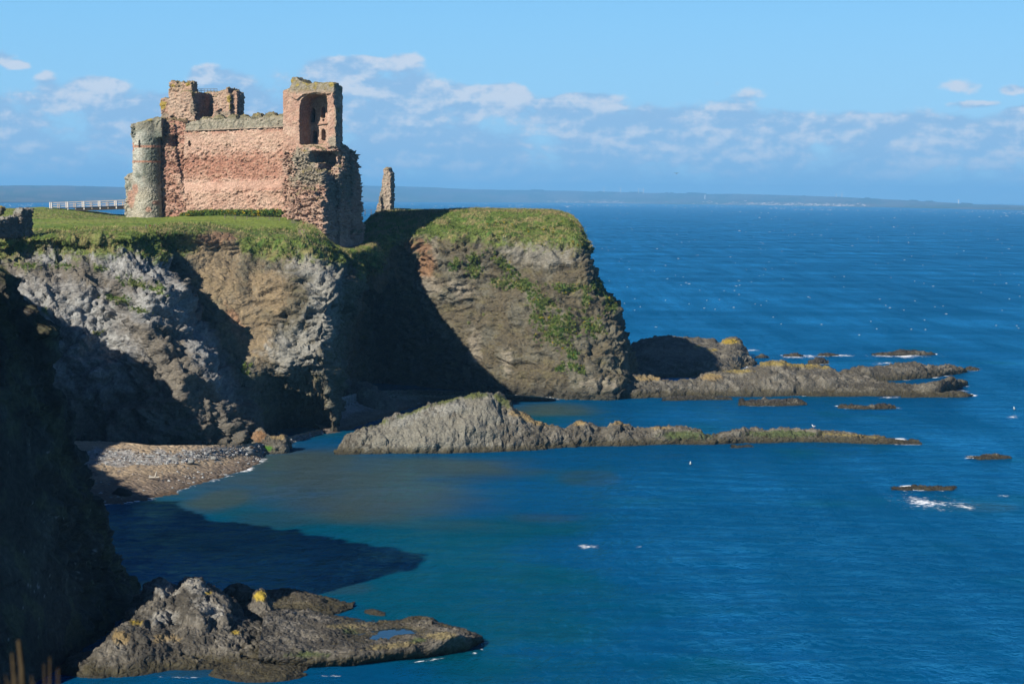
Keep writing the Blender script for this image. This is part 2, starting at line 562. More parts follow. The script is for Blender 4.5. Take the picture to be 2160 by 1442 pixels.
# vegetation: the turf lip, patches on the ledges
lipx = [-300, 0, 100, 200, 280, 330, 345, 410, 430, 500, 510, 570, 620, 680, 715, 745, 760, 800, 830, 880, 950, 1050, 1130, 1200, 1240, 1268, 1400]
lipy = [540, 545, 528, 540, 528, 560, 540, 528, 500, 498, 535, 545, 540, 550, 560, 545, 585, 570, 512, 500, 506, 514, 514, 522, 525, 548, 560]
lip = np.interp(px, lipx, lipy)
veg = sstep(14, -14, py - lip + n_md * 26 + n_hi * 12)
veg = np.maximum(veg, sstep(5.6, 6.1, vpar))
scree = blobs(px, py, [(455, 510, 52, 24, 0), (640, 560, 20, 8, 0)])
veg = veg * (1 - sstep(.35, .6, scree + n_md * .3) * sstep(6.4, 5.9, vpar))
pat = blobs(px, py, [(1065, 560, 55, 16, 38), (1100, 600, 60, 22, 22), (1145, 640, 45, 26, 30), (1060, 600, 34, 14, 10), (1200, 608, 60, 14, 5), (1235, 630, 14, 34, 0),
                     (1262, 605, 26, 20, 45), (1290, 645, 26, 18, 55), (1195, 670, 22, 18, 35), (1150, 700, 26, 10, 30), (1190, 720, 26, 12, 0), (1205, 745, 24, 16, 60),
                     (1215, 775, 34, 12, 20), (1185, 775, 22, 12, -30), (1135, 670, 20, 20, 0), (1000, 570, 24, 24, 50), (1000, 545, 16, 20, 40), (960, 555, 16, 20, 30),
                     (290, 598, 62, 16, 15), (250, 632, 40, 12, 8), (300, 655, 40, 9, 10), (335, 610, 30, 14, 45), (210, 565, 30, 10, 0), (345, 540, 26, 16, 60), (130, 560, 40, 8, 0),
                     (60, 560, 50, 10, 0), (100, 655, 16, 10, 0), (520, 775, 22, 18, 30), (205, 700, 16, 8, 0), (780, 560, 35, 18, 0), (1180, 690, 50, 60, 60), (1250, 690, 40, 30, 40)])
n_vh = fbm(V * 1.5, 4, 79)
patch = sstep(.50, .64, pat * .72 + n_hi * .34 + n_vh * .5 + n_md * .15) * sstep(6.0, 5.5, vpar)
veg_all = np.maximum(veg, patch)

g_lush, g_mid, g_dry, g_field = np.array([.080, .155, .026]), np.array([.145, .19, .046]), np.array([.36, .30, .135]), np.array([.22, .285, .048])
VG = np.tile(g_mid, (len(V), 1))
VG = over(VG, g_lush, sstep(-.1, .35, n_md))
VG = over(VG, g_dry * .75, sstep(.02, .4, fbm(V * .45, 4, 95)) * .75)
VG = over(VG, np.array([.13, .095, .06]), sstep(.2, .5, fbm(V * .9, 3, 97)) * .6 * sstep(6.4, 5.9, vpar))
field = sstep(6.1, 6.35, vpar) * sstep(13.6, 13.0, tpar)
FG = np.tile(g_field, (len(V), 1))
fn = fbm(np.stack([V[:, 0] * .07, V[:, 1] * .16, V[:, 2] * 0], -1), 5, 99)
FG = over(FG, np.array([.32, .28, .105]), sstep(.0, .45, fn) * .6 * sstep(330, 200, px))
FG = over(FG, np.array([.105, .195, .024]), sstep(.0, .4, -fn) * .8)
pathm = blobs(px, py, [(637, 484, 13, 12, -30), (648, 468, 16, 8, 20), (640, 476, 10, 10, 0)])
FG = over(FG, np.array([.42, .34, .21]), sstep(.35, .6, pathm))
VG = over(VG, np.array([.42, .34, .21]), sstep(.4, .65, pathm) * sstep(5.7, 6, vpar))
VG = VG * (1 - field[:, None]) + FG * field[:, None]
C = over(C, np.zeros(3), veg_all) + VG * veg_all[:, None]
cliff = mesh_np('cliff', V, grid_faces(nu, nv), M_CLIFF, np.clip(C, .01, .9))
tag(cliff, 'rocky sea cliff with a grassy top carrying the ruined castle', kind='structure')
del cliff['label']
CV, CN, CVEG, CVP, CFIELD, CPATCH, CTP = V, N, veg_all, vpar, field, patch, tpar
CPX, CPY = px, py
CGRID = GD


def ground_z(x, y):
    """height of the cliff top sheet near x,y (nearest vertex of the upper rows)"""
    m = CVP > 5.4
    d = (CV[m][:, 0] - x) ** 2 + (CV[m][:, 1] - y) ** 2
    return float(CV[m][np.argmin(d), 2])


# ------------------------------------------------------------------ the shaded headland on the left, running back to the camera
def hcol(base, crest, bulge=(0, 0, 0), back=(-60, 0)):
    b, c = np.array(base, float), np.array(crest, float)
    k = np.array(bulge, float)
    rows = [b + [1, 0, -5], b, lerp(b, c, .22) + k * .6, lerp(b, c, .48) + k, lerp(b, c, .74) + k * .7, c,
            c + [back[0] * .12, back[1] * .12, .4], c + [back[0] * .5, back[1] * .5, .4], c + [back[0], back[1], 0]]
    return np.array(rows)


sil = np.vstack([P(*q)[None] for q in [(300, 1300, 157), (283, 1255, 157), (262, 1212, 154), (200, 1080, 150.5), (118, 890, 146), (2, 590, 141)]])
silcol = np.vstack([sil, sil[-1:] + [[-9, 3, 1.2]], sil[-1:] + [[-35, 20, 2]], sil[-1:] + [[-70, 40, 2]]])
HC = [
    hcol((26, -12, 0), (18, -14, 31), back=(0, -50)),
    hcol((13, 7, 0), (6, 3.4, 30.9), back=(0, -50)),
    hcol((2, 13, 0), (-2, 6.0, 30.95), back=(0, -50)),
    hcol((-9, 24, 0), (-13, 20, 31), back=(-20, -50)),
    hcol((-28, 62, 0), (-38, 60, 30.5), back=(-60, -20)),
    hcol((-50, 94, 0), (-76, 97, 30), back=(-50, 0)),
    hcol((-35.5, 110, 0), (-62, 113, 30), back=(-50, 0)),
    hcol(PZ(70, 1442, 0), (-42.5, 129.5, 29.5), back=(-60, 0)),
    hcol(PZ(205, 1350, 0), (-39.5, 135.5, 28), bulge=(1.5, 0, 0), back=(-60, 10)),
    silcol,
    hcol((-36.5, 168, 0), (-56, 156, 27), back=(-60, 10)),
    hcol((-45, 186, 0), (-71, 171, 28.5), back=(-60, 5)),
    hcol((-54, 205, 0), (-78, 190, 29.5), back=(-60, 0)),
    hcol((-56, 222, 0), (-67.5, 211, 30), back=(-60, -10)),
    hcol((-59, 238, 0), (-68.5, 222.5, 30), back=(-60, 0)),
    hcol((-68, 250, 0), (-75.5, 239.5, 29.5), back=(-60, 5)),
]
G2, T2, V2 = loft(HC, [2, 2, 2, 1.2, 1.2, .6, .3, .14, .12, .14, .6, .6, .6, .6, .6], [1, .15, .15, .15, .2, .4, 2, 3])
nu2, nv2 = G2.shape[:2]
V = G2.reshape(-1, 3)
N = grid_normals(G2).reshape(-1, 3)
vp = np.broadcast_to(V2[None, :], (nu2, nv2)).ravel()
tp = np.broadcast_to(T2[:, None], (nu2, nv2)).ravel()
Q = V + np.stack([fbm(V * .12, 3, 105), fbm(V * .12, 3, 106), fbm(V * .12, 3, 107)], -1) * 2
wgt = sstep(6.0, 4.8, vp) * sstep(2.6, 4, tp) * (1 - .9 * sstep(5.0, 5.6, tp) * sstep(8.1, 7.4, tp))
f1, f2, cid = worley(Q * np.array([.3, .3, .42]), 8)
dd = (fbm(Q * .13, 4, 110) * 1.5 + (ridged(Q * np.array([.2, .2, .3]), 5, 111) - .72) * 1.6 + sstep(0, .3, f2 - f1) * .5 + (cid - .5) * .8
      + fbm(np.stack([Q[:, 0] * .15, Q[:, 1] * .15, Q[:, 2] * 1.1], -1), 4, 112) * .6 + fbm(V * 1.5, 3, 113) * .12)
pa_, ka_ = facets(Q * np.array([.4, .4, .6]), 151)
pb_, kb_ = facets(Q * np.array([1.0, 1.0, 1.4]), 152)
pc_, kc_ = facets(Q * np.array([.13, .13, .2]), 153)
dd = dd * .5 + pc_ * 1.3 * sstep(0, .3, kc_) + pa_ * .7 + pb_ * .3 - sstep(.06, 0, ka_) * .35 - sstep(.05, 0, kc_) * .2
V = V + N * (dd * wgt)[:, None]
N = grid_normals(V.reshape(nu2, nv2, 3)).reshape(-1, 3)
px, py = proj(V)
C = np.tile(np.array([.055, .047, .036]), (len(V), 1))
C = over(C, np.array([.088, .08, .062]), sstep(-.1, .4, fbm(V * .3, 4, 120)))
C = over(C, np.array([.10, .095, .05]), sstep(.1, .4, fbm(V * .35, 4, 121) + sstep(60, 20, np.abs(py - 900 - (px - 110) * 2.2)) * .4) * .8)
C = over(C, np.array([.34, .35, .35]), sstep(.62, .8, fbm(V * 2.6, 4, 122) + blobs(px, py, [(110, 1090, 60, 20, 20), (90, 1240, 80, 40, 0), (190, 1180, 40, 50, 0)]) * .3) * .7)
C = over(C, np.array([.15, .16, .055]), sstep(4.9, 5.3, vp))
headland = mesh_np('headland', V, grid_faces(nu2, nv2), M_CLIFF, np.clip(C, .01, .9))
tag(headland, kind='structure')
HV = V
# ------------------------------------------------------------------ rocks and reefs in the water
WATERLINE = []                                # xy of rock points close to the sea surface, for the surf


def ridge_cols(cols, back=5.0, skew=0.0):
    out = []
    for (bx, by, cx, cy, dy) in cols:
        b = PZ(bx, by, 0.0)
        c = P(cx, cy, b[1] + dy)
        c[2] = max(c[2], .12)
        h = c[2]
        pts = [b + [0, -1.0, -1.6], b, [lerp(b[0], c[0], .3), lerp(b[1], c[1], .22), h * .5], [lerp(b[0], c[0], .65), lerp(b[1], c[1], .58), h * .86], c,
               [c[0] + skew * .4, c[1] + back * .45, h * .62], [c[0] + skew, c[1] + back, -.3], [c[0] + skew, c[1] + back + 1.5, -1.8]]
        out.append(np.array(pts, float))
    return np.array(out)


def z_cols(cols):
    return np.array([[PZ(*q) for q in c] for c in cols])


def rock_piece(ctrl, du, amp, seed, scale=1.0):
    g, ts, vs = loft(ctrl, du, [max(du, .1) * 1.2] * (ctrl.shape[1] - 1))
    a, b = g.shape[:2]
    V = g.reshape(-1, 3)
    N = grid_normals(g).reshape(-1, 3)
    s = 1.0 / scale
    Q = V * s + np.stack([fbm(V * .3 * s, 3, seed), fbm(V * .3 * s, 3, seed + 1), fbm(V * .3 * s, 3, seed + 2)], -1) * .9
    f1, f2, cid = worley(Q * np.array([.8, .8, 1.0]), seed + 3)
    g1, g2, gid = worley(Q * 2.3, seed + 9)
    d = (fbm(Q * .35, 4, seed + 4) * 1.1 + (ridged(Q * np.array([.45, .45, .6]), 5, seed + 5) - .72) * 1.5
         + sstep(0, .3, f2 - f1) * .4 + (cid - .5) * .55 + sstep(0, .3, g2 - g1) * .14 + (gid - .5) * .16
         + fbm(np.stack([Q[:, 0] * .3, Q[:, 1] * .3, Q[:, 2] * 1.8], -1), 3, seed + 6) * .35 + fbm(V * 3.2 * s, 3, seed + 7) * .14)
    q1, k1 = facets(Q * np.array([.55, .55, .8]), seed + 12)
    q2, k2 = facets(Q * np.array([1.4, 1.4, 1.9]), seed + 13)
    q3, k3 = facets(V * s * 3.6, seed + 14)
    q0, k0 = facets(Q * np.array([.22, .22, .4]), seed + 15)
    bz = Q[:, 2] * 1.5 + Q[:, 0] * .12 + fbm(Q * .3, 3, seed + 16) * .9
    bz = bz - np.floor(bz)
    d = d * .42 + q0 * 1.2 * sstep(0, .25, k0) + q1 * .5 + q2 * .22 + q3 * .12 + (sstep(0, .8, bz) - sstep(.85, 1, bz)) * .22 - sstep(.05, 0, k0) * .35 - sstep(.06, 0, k1) * .22 - sstep(.06, 0, k2) * .10 - .12
    hk = sstep(-.8, 1.0, V[:, 2]) * .65 + .35
    V = V + N * (d * amp * hk)[:, None]
    return V, grid_faces(a, b)


def make_rock(name, pieces, label, cat, marks=(), base=(.115, .103, .080), base2=(.195, .178, .142), weed=1.0, seed=1, weedh=1.0, group=None):
    Vs, Fs, o = [], [], 0
    for (V, Fq) in pieces:
        Vs.append(V)
        Fs.append(Fq + o)
        o += len(V)
    V, Fq = np.vstack(Vs), np.vstack(Fs)
    px, py = proj(V)
    n1, n2, n3 = fbm(V * .4, 4, seed + 30), fbm(V * 1.3, 4, seed + 31), fbm(V * 3.5, 3, seed + 32)
    C = np.tile(np.array(base, float), (len(V), 1))
    C = over(C, base2, sstep(-.15, .4, n1))
    C = over(C, np.array(base) * .5, sstep(.1, .5, n2) * .6)
    C = over(C, (.30, .28, .24), sstep(.2, .55, n3 + n1 * .5) * .45)
    for (lst, c, thr, a) in marks:
        C = over(C, c, sstep(thr, thr + .28, blobs(px, py, lst) + n2 * .35 + n3 * .2) * a)
    w = sstep(weedh, weedh * .3, V[:, 2] + n2 * .5 * weedh) * weed
    C = over(C, (.050, .042, .018), w * .85)
    C = over(C, (.030, .028, .022), sstep(.28, .05, V[:, 2] + n3 * .12) * .8)
    ob = mesh_np(name, V, Fq, M_ROCK, np.clip(C, .008, .9))
    tag(ob, label, cat, group)
    m = np.abs(V[:, 2]) < .16
    WATERLINE.append(V[m][:, :2])
    return ob


YEL, OCH, GRN, WHT = (.42, .30, .03), (.34, .24, .10), (.07, .105, .025), (.50, .49, .45)

# the long islet across the middle of the bay
isl = [(704, 957, 706, 951, 1.0), (716, 958, 728, 922, 3), (750, 958, 765, 901, 4.5), (800, 958, 800, 895, 5.5), (860, 957, 852, 874, 6.5), (930, 956, 920, 851, 7), (985, 955, 970, 838, 7.5),
       (1030, 953, 1012, 827, 8), (1060, 952, 1042, 833, 8), (1090, 951, 1082, 856, 7), (1130, 949, 1130, 884, 5.5), (1180, 946, 1185, 905, 4), (1215, 944, 1222, 889, 4.5),
       (1255, 942, 1262, 906, 4), (1300, 941, 1305, 889, 4.5), (1345, 940, 1348, 904, 4), (1400, 938, 1398, 901, 3.5), (1450, 937, 1447, 906, 3), (1500, 937, 1498, 921, 2.5),
       (1540, 935, 1545, 914, 3), (1590, 933, 1588, 907, 3), (1680, 932, 1678, 905, 3), (1760, 934, 1760, 911, 3), (1850, 936, 1848, 922, 2), (1905, 937, 1900, 930, 1.5), (1945, 937, 1943, 936, .6)]
make_rock('rock_islet', [rock_piece(ridge_cols(isl, 6), .14, .62, 200, 1.25)],
          'long grey rock islet with a turf capped hump and low weedy tail in mid bay', 'rock',
          [([(900, 920, 170, 60, 0), (1010, 870, 60, 60, 0)], (.24, .23, .19), .35, .75),
           ([(860, 880, 70, 22, -20), (950, 860, 60, 22, -10)], (.32, .32, .29), .55, .6),
           ([(790, 892, 50, 7, -14), (870, 868, 50, 6, -22), (940, 845, 40, 7, -14), (1000, 832, 40, 11, 0), (1060, 845, 30, 12, 35)], (.105, .125, .03), .5, .95),
           ([(1110, 880, 70, 10, 22), (1222, 892, 18, 7, 0), (1310, 892, 36, 6, 0), (1390, 902, 30, 4, 0)], OCH, .5, .8),
           ([(1450, 918, 70, 12, 0), (1650, 915, 110, 10, 0)], GRN, .45, .8),
           ([(1800, 918, 110, 6, 4)], (.26, .2, .06), .6, .7)], seed=210, weedh=1.1)

# the outcrop inside the shaded cove
oc = [(690, 845, 694, 806, 3), (722, 868, 716, 786, 4), (745, 872, 742, 800, 4), (770, 874, 775, 808, 4), (800, 874, 806, 826, 3.5), (822, 872, 826, 846, 2.5), (836, 872, 838, 868, .8)]
make_rock('rock_outcrop', [rock_piece(ridge_cols(oc, 5), .16, .55, 230, 1.2)], 'grey brown stepped outcrop half in shadow in the cove below the tower', 'rock',
          seed=231, base=(.15, .13, .11), weed=.3)

# algae footed block at the point of the lichened cliff
bl = [(492, 950, 496, 930, 1), (515, 954, 520, 926, 1.5), (540, 956, 540, 908, 2), (556, 956, 552, 905, 2), (575, 957, 572, 918, 2), (597, 957, 594, 917, 2.2), (606, 956, 604, 922, 2.2), (611, 955, 609, 946, 1)]
make_rock('shore_rock', [rock_piece(ridge_cols(bl, 4), .1, .35, 240, .8)], 'squat rusty brown block with bright green algae at the cliff point by the beach', 'rock',
          [([(545, 920, 22, 20, 0)], (.26, .13, .05), .45, .7), ([(545, 945, 42, 8, 0), (510, 945, 22, 10, 0)], (.055, .16, .012), .4, .95), ([(585, 920, 20, 8, 0)], OCH, .5, .6)], seed=241, weed=.35, weedh=.6)

# low rocks at the foot of the far headland
ra = [(1325, 800, 1325, 735, 40), (1350, 800, 1345, 718, 48), (1400, 798, 1400, 711, 52), (1450, 796, 1452, 712, 52), (1500, 794, 1500, 718, 48), (1525, 790, 1535, 732, 40), (1560, 784, 1562, 748, 24)]
rb = [(1400, 796, 1405, 768, 12), (1440, 790, 1440, 744, 24), (1472, 786, 1472, 729, 30), (1505, 784, 1502, 737, 30), (1535, 781, 1533, 715, 32), (1560, 777, 1555, 714, 30), (1575, 774, 1572, 735, 20), (1590, 771, 1589, 760, 5), (1597, 769, 1596, 767, 1)]
make_rock('reef_rock', [rock_piece(ridge_cols(ra, 12), .25, .7, 250, 1.6), rock_piece(ridge_cols(rb, 9), .2, .7, 260, 1.5)],
          'tall lumpy rocks with yellow lichen tops behind the foot of the far cliff', 'rock',
          [([(1470, 732, 14, 6, 0), (1540, 720, 26, 8, 0), (1500, 738, 20, 5, 0)], YEL, .5, .95), ([(1430, 740, 100, 14, 0)], (.25, .22, .17), .4, .7)], seed=251)
rc = [(1275, 842, 1278, 815, 3), (1300, 841, 1305, 798, 5), (1345, 840, 1345, 790, 6), (1385, 839, 1385, 796, 6), (1420, 838, 1425, 806, 5), (1455, 837, 1460, 799, 6), (1490, 837, 1488, 788, 8),
      (1530, 836, 1530, 784, 9), (1580, 836, 1575, 778, 10), (1630, 836, 1630, 762, 11), (1690, 835, 1690, 768, 11), (1742, 834, 1742, 771, 10), (1768, 833, 1766, 786, 8), (1810, 832, 1812, 790, 6), (1850, 831, 1850, 806, 3), (1890, 830, 1885, 822, 1.5)]
make_rock('reef_rock', [rock_piece(ridge_cols(rc, 8), .19, .65, 270, 1.4)], 'long grey reef with a golden lichen crest running out from the far cliff', 'rock',
          [([(1630, 766, 60, 7, 0), (1690, 770, 60, 7, 4), (1560, 782, 40, 5, 0), (1740, 774, 20, 5, 0), (1500, 790, 18, 4, 0)], (.33, .25, .06), .5, .8), ([(1370, 797, 50, 8, 0), (1500, 795, 30, 10, 0)], OCH, .5, .8)], seed=271, weedh=1.4)
rd = [(1762, 806, 1768, 790, 3), (1800, 806, 1805, 777, 6), (1850, 804, 1855, 773, 7), (1900, 802, 1900, 765, 8), (1950, 798, 1955, 768, 7), (2000, 792, 2002, 770, 5), (2030, 787, 2032, 778, 2), (2042, 785, 2041, 783, 1)]
make_rock('reef_rock', [rock_piece(ridge_cols(rd, 7), .2, .6, 280, 1.4)], 'dark wave washed reef tapering to the right beyond the golden crested reef', 'rock', seed=281, base=(.10, .088, .066), weedh=1.3)
re = [(1700, 836, 1706, 828, 2), (1760, 836, 1765, 818, 4), (1820, 836, 1825, 808, 5), (1880, 836, 1885, 806, 5), (1930, 835, 1935, 812, 4), (1980, 836, 1985, 802, 5), (2020, 820, 2022, 803, 3), (2040, 812, 2040, 806, 1)]
rf = [(1900, 838, 1905, 832, 1.5), (1950, 838, 1955, 827, 2.5), (2000, 838, 2002, 825, 2.5), (2035, 837, 2035, 829, 2), (2052, 835, 2051, 833, .7)]
make_rock('reef_rock', [rock_piece(ridge_cols(re, 5), .18, .5, 290, 1.2), rock_piece(ridge_cols(rf, 3), .16, .4, 295, 1)], 'low black brown ledge in front of the tidal channel between the reefs', 'rock',
          seed=291, base=(.085, .075, .055), base2=(.15, .135, .10), weedh=1.3)
low = [
    ('low weedy skerry just off the far cliff foot', [(1395, 846, 1398, 842, 1), (1440, 845, 1440, 836, 2), (1490, 843, 1490, 836, 2), (1545, 843, 1545, 839, 1)]),
    ('longer brown skerry between the islet and the golden crested reef', [(1556, 855, 1560, 847, 2), (1600, 856, 1600, 842, 3), (1650, 856, 1650, 842, 3), (1690, 855, 1690, 847, 2), (1702, 854, 1702, 852, .7)]),
    ('small double humped skerry right of the longer brown skerry', [(1766, 861, 1770, 857, 1), (1800, 863, 1800, 853, 2), (1835, 863, 1835, 857, 1.5), (1862, 862, 1865, 853, 2), (1890, 861, 1890, 859, .6)]),
    ('tiny sliver of rock awash in front of the islet tail', [(1540, 944, 1543, 942, .5), (1565, 944, 1565, 940, 1), (1590, 943, 1588, 942, .5)]),
    ('black skerry in breaking foam near the right edge of the bay', [(2040, 968, 2045, 965, .8), (2080, 969, 2085, 959, 1.5), (2110, 968, 2112, 959, 1.5), (2135, 967, 2134, 965, .5)]),
    ('flat black skerry in open water with foam streaks below it', [(1880, 1033, 1884, 1030, .7), (1930, 1034, 1930, 1027, 1.2), (1985, 1035, 1985, 1026, 1.3), (2025, 1033, 2024, 1029, .7)]),
    ('first small rock off the lumpy rocks, with foam on its left', [(1592, 755, 1595, 752, 1), (1610, 755, 1610, 749, 2), (1622, 754, 1622, 752, .8)]),
    ('wave swept rock with foam on both sides beyond the reefs', [(1652, 751, 1656, 748, 1), (1675, 752, 1678, 744, 2), (1697, 751, 1696, 749, .8)]),
    ('flat dark rock trailing foam, next along the outer line', [(1724, 750, 1728, 747, 1), (1745, 751, 1748, 744, 2), (1770, 750, 1769, 748, .8)]),
    ('rounded dark rock standing clear behind the golden crest', [(1702, 767, 1706, 762, 1.5), (1725, 768, 1727, 756, 3), (1748, 767, 1748, 763, 1)]),
    ('outermost broken rock with the widest white surf', [(1838, 749, 1842, 746, 1), (1880, 750, 1885, 741, 2), (1920, 749, 1920, 738, 2.5), (1960, 749, 1960, 744, 1.5), (1975, 748, 1974, 747, .5)]),
    ('small rock in the surf off the tapering reef tip', [(2036, 780, 2038, 777, .8), (2050, 781, 2051, 775, 1.5), (2066, 780, 2066, 778, .6)]),
]
for k, (lab, cs) in enumerate(low):
    make_rock('skerry', [rock_piece(ridge_cols(cs, 2.5), .12, .42, 300 + 12 * k, .55)], lab, 'rock', seed=301 + 12 * k, base=(.040, .035, .028), base2=(.085, .075, .055), weedh=.5, group='skerries in the bay')

# the big rock in the foreground: several masses of one outcrop
fa = [(232, 1402, 262, 1312, 7), (262, 1404, 283, 1268, 9), (290, 1404, 303, 1242, 11), (330, 1404, 342, 1223, 12), (365, 1404, 372, 1236, 12), (395, 1404, 398, 1217, 12), (425, 1404, 422, 1217, 12), (450, 1404, 446, 1238, 12),
      (480, 1404, 480, 1256, 11), (510, 1404, 497, 1292, 9.5), (545, 1404, 530, 1318, 8), (600, 1404, 580, 1335, 7), (660, 1402, 640, 1350, 6)]
fb = [(126, 1418, 132, 1402, 1.2), (150, 1424, 150, 1386, 2.4), (190, 1428, 195, 1374, 3.2), (225, 1428, 228, 1346, 4), (250, 1427, 250, 1324, 5), (290, 1424, 287, 1309, 6), (330, 1420, 330, 1322, 5.5), (380, 1414, 375, 1345, 4.5), (430, 1412, 430, 1368, 3), (480, 1410, 480, 1392, 1.5)]
fc = [(440, 1425, 446, 1415, 1), (480, 1434, 485, 1400, 3), (530, 1438, 530, 1396, 3.5), (590, 1436, 590, 1400, 3), (630, 1428, 630, 1406, 2.0), (646, 1424, 645, 1420, .8)]
fd = z_cols([
    [(540, 1425, -1.5), (542, 1408, 0), (545, 1378, 1.2), (548, 1350, 1.4), (552, 1325, 1.6), (556, 1300, 1.7), (560, 1286, .6), (566, 1276, -1.6)],
    [(610, 1425, -1.5), (610, 1408, 0), (612, 1376, 1.1), (616, 1348, 1.1), (620, 1325, 1.3), (624, 1298, 1.5), (628, 1286, .5), (632, 1276, -1.6)],
    [(680, 1422, -1.5), (680, 1406, 0), (682, 1376, 1.0), (686, 1352, .85), (690, 1332, 1.1), (694, 1306, 1.0), (698, 1296, .3), (702, 1286, -1.6)],
    [(740, 1418, -1.5), (740, 1403, 0), (742, 1372, 1.05), (746, 1352, .75), (750, 1336, .55), (754, 1319, .75), (758, 1311, .2), (762, 1298, -1.6)],
    [(800, 1412, -1.5), (800, 1396, 0), (802, 1366, 1.1), (806, 1350, .7), (810, 1336, .28), (814, 1319, .62), (818, 1312, .2), (822, 1300, -1.6)],
    [(850, 1408, -1.5), (850, 1391, 0), (852, 1360, 1.15), (856, 1347, .75), (860, 1333, .30), (864, 1314, .75), (868, 1305, .35), (872, 1292, -1.6)],
    [(900, 1402, -1.5), (900, 1386, 0), (902, 1352, 1.25), (906, 1342, 1.0), (908, 1332, .75), (910, 1316, .85), (912, 1309, .3), (914, 1298, -1.6)],
    [(955, 1396, -1.5), (955, 1378, 0), (957, 1340, 1.5), (958, 1334, 1.3), (958, 1330, 1.0), (958, 1326, .6), (958, 1322, .0), (958, 1312, -1.6)],
    [(995, 1384, -1.5), (995, 1366, 0), (997, 1345, .9), (997, 1341, .8), (997, 1338, .6), (997, 1334, .3), (997, 1331, -.2), (997, 1322, -1.6)],
    [(1022, 1368, -1.5), (1020, 1352, 0), (1018, 1347, .15), (1017, 1345, .12), (1017, 1343, .1), (1017, 1342, 0), (1017, 1340, -.3), (1017, 1334, -1.6)],
])
ff = [(505, 1322, 512, 1300, 1.0), (518, 1324, 527, 1266, 2.0), (535, 1325, 540, 1244, 2.4), (556, 1325, 556, 1243, 2.4), (572, 1325, 566, 1262, 2.0), (590, 1322, 580, 1300, 1.0)]
front = make_rock('foreshore_rock', [rock_piece(ridge_cols(fa, 6), .085, .42, 400, .9), rock_piece(ridge_cols(fb, 4), .08, .36, 415, .8), rock_piece(ridge_cols(fc, 3), .08, .25, 430, .6),
                                     rock_piece(fd, .08, .26, 445, .65), rock_piece(ridge_cols(ff, 3), .07, .22, 460, .5)],
                  'craggy grey rock with a knobbed summit and a flat tail, nearest the camera', 'rock',
                  [([(410, 1235, 50, 30, 30), (350, 1240, 50, 30, 0), (440, 1280, 60, 30, 30), (350, 1300, 60, 24, 0)], WHT, .62, .4),
                   ([(548, 1256, 17, 18, 0)], (.46, .34, .04), .5, .9), ([(285, 1312, 22, 8, 0), (495, 1332, 16, 7, 0), (440, 1250, 14, 5, 0)], YEL, .55, .8),
                   ([(250, 1345, 18, 24, 0), (260, 1350, 20, 14, 0), (350, 1345, 40, 12, 0)], OCH, .5, .6),
                   ([(930, 1340, 50, 12, 0), (830, 1360, 80, 8, -6), (730, 1320, 60, 8, 0)], (.27, .22, .10), .5, .7), ([(650, 1380, 60, 9, 0), (740, 1330, 30, 8, 0), (880, 1350, 24, 7, 0)], GRN, .5, .7)],
                  seed=405, base=(.075, .068, .056), base2=(.155, .14, .115), weedh=1.0)
fe = [(462, 1268, 466, 1250, 2), (500, 1280, 498, 1240, 4), (540, 1290, 545, 1250, 5), (600, 1296, 600, 1246, 6), (650, 1300, 645, 1254, 5), (690, 1297, 690, 1266, 3.5), (725, 1290, 724, 1277, 1.5), (745, 1284, 744, 1282, .6)]
make_rock('foreshore_rock', [rock_piece(ridge_cols(fe, 4), .12, .36, 480, .8)], 'low black ledge half in shadow behind the yellow topped pinnacle', 'rock', seed=481, base=(.08, .068, .05), base2=(.14, .12, .08), weedh=.9)
sm = [(768, 1292, 770, 1290, .4), (782, 1295, 785, 1286, .9), (800, 1298, 802, 1290, .7), (812, 1297, 812, 1296, .3)]
make_rock('skerry', [rock_piece(ridge_cols(sm, 1.5), .1, .15, 495, .5)], 'small rock awash in blue water beside the black ledge', 'rock', seed=496, base=(.055, .048, .036), base2=(.10, .088, .062), group='skerries in the bay')

# ------------------------------------------------------------------ the beach in the near bay and the one under the tower
bc = z_cols([
    [(60, 930, 4), (90, 985, 2.2), (150, 1070, .05), (190, 1105, -.6), (300, 1180, -3)],
    [(215, 930, 3.4), (240, 985, 1.7), (310, 1051, .05), (350, 1078, -.6), (440, 1120, -3)],
    [(330, 938, 3.0), (350, 982, 1.4), (400, 1023, .05), (432, 1046, -.6), (520, 1080, -3)],
    [(440, 938, 2.6), (450, 970, 1.1), (482, 1000, .05), (512, 1022, -.6), (600, 1050, -3)],
    [(520, 936, 1.8), (525, 957, .75), (536, 980, .05), (570, 998, -.6), (660, 1020, -3)],
    [(590, 925, .9), (590, 940, .1), (580, 956, -.2), (620, 972, -.6), (700, 990, -3)],
    [(690, 900, .3), (690, 920, -.3), (700, 945, -.5), (715, 956, -.9), (760, 975, -3)],
])
bd = z_cols([
    [(640, 872, 2.2), (660, 890, .8), (690, 915, .0), (700, 930, -.5), (720, 945, -3)],
    [(740, 832, 3.0), (760, 850, 1.6), (790, 880, .3), (800, 890, -.5), (830, 910, -3)],
    [(860, 822, 2.6), (870, 834, 1.2), (890, 852, .1), (900, 862, -.5), (930, 885, -3)],
    [(960, 824, 2.2), (970, 834, .9), (985, 848, .1), (1000, 856, -.5), (1020, 880, -3)],
    [(1050, 830, 1.6), (1060, 836, .5), (1080, 842, .05), (1090, 850, -.5), (1110, 870, -3)],
    [(1160, 838, .8), (1170, 841, .2), (1180, 843, .0), (1185, 850, -.5), (1200, 870, -3)],
])
BV = []


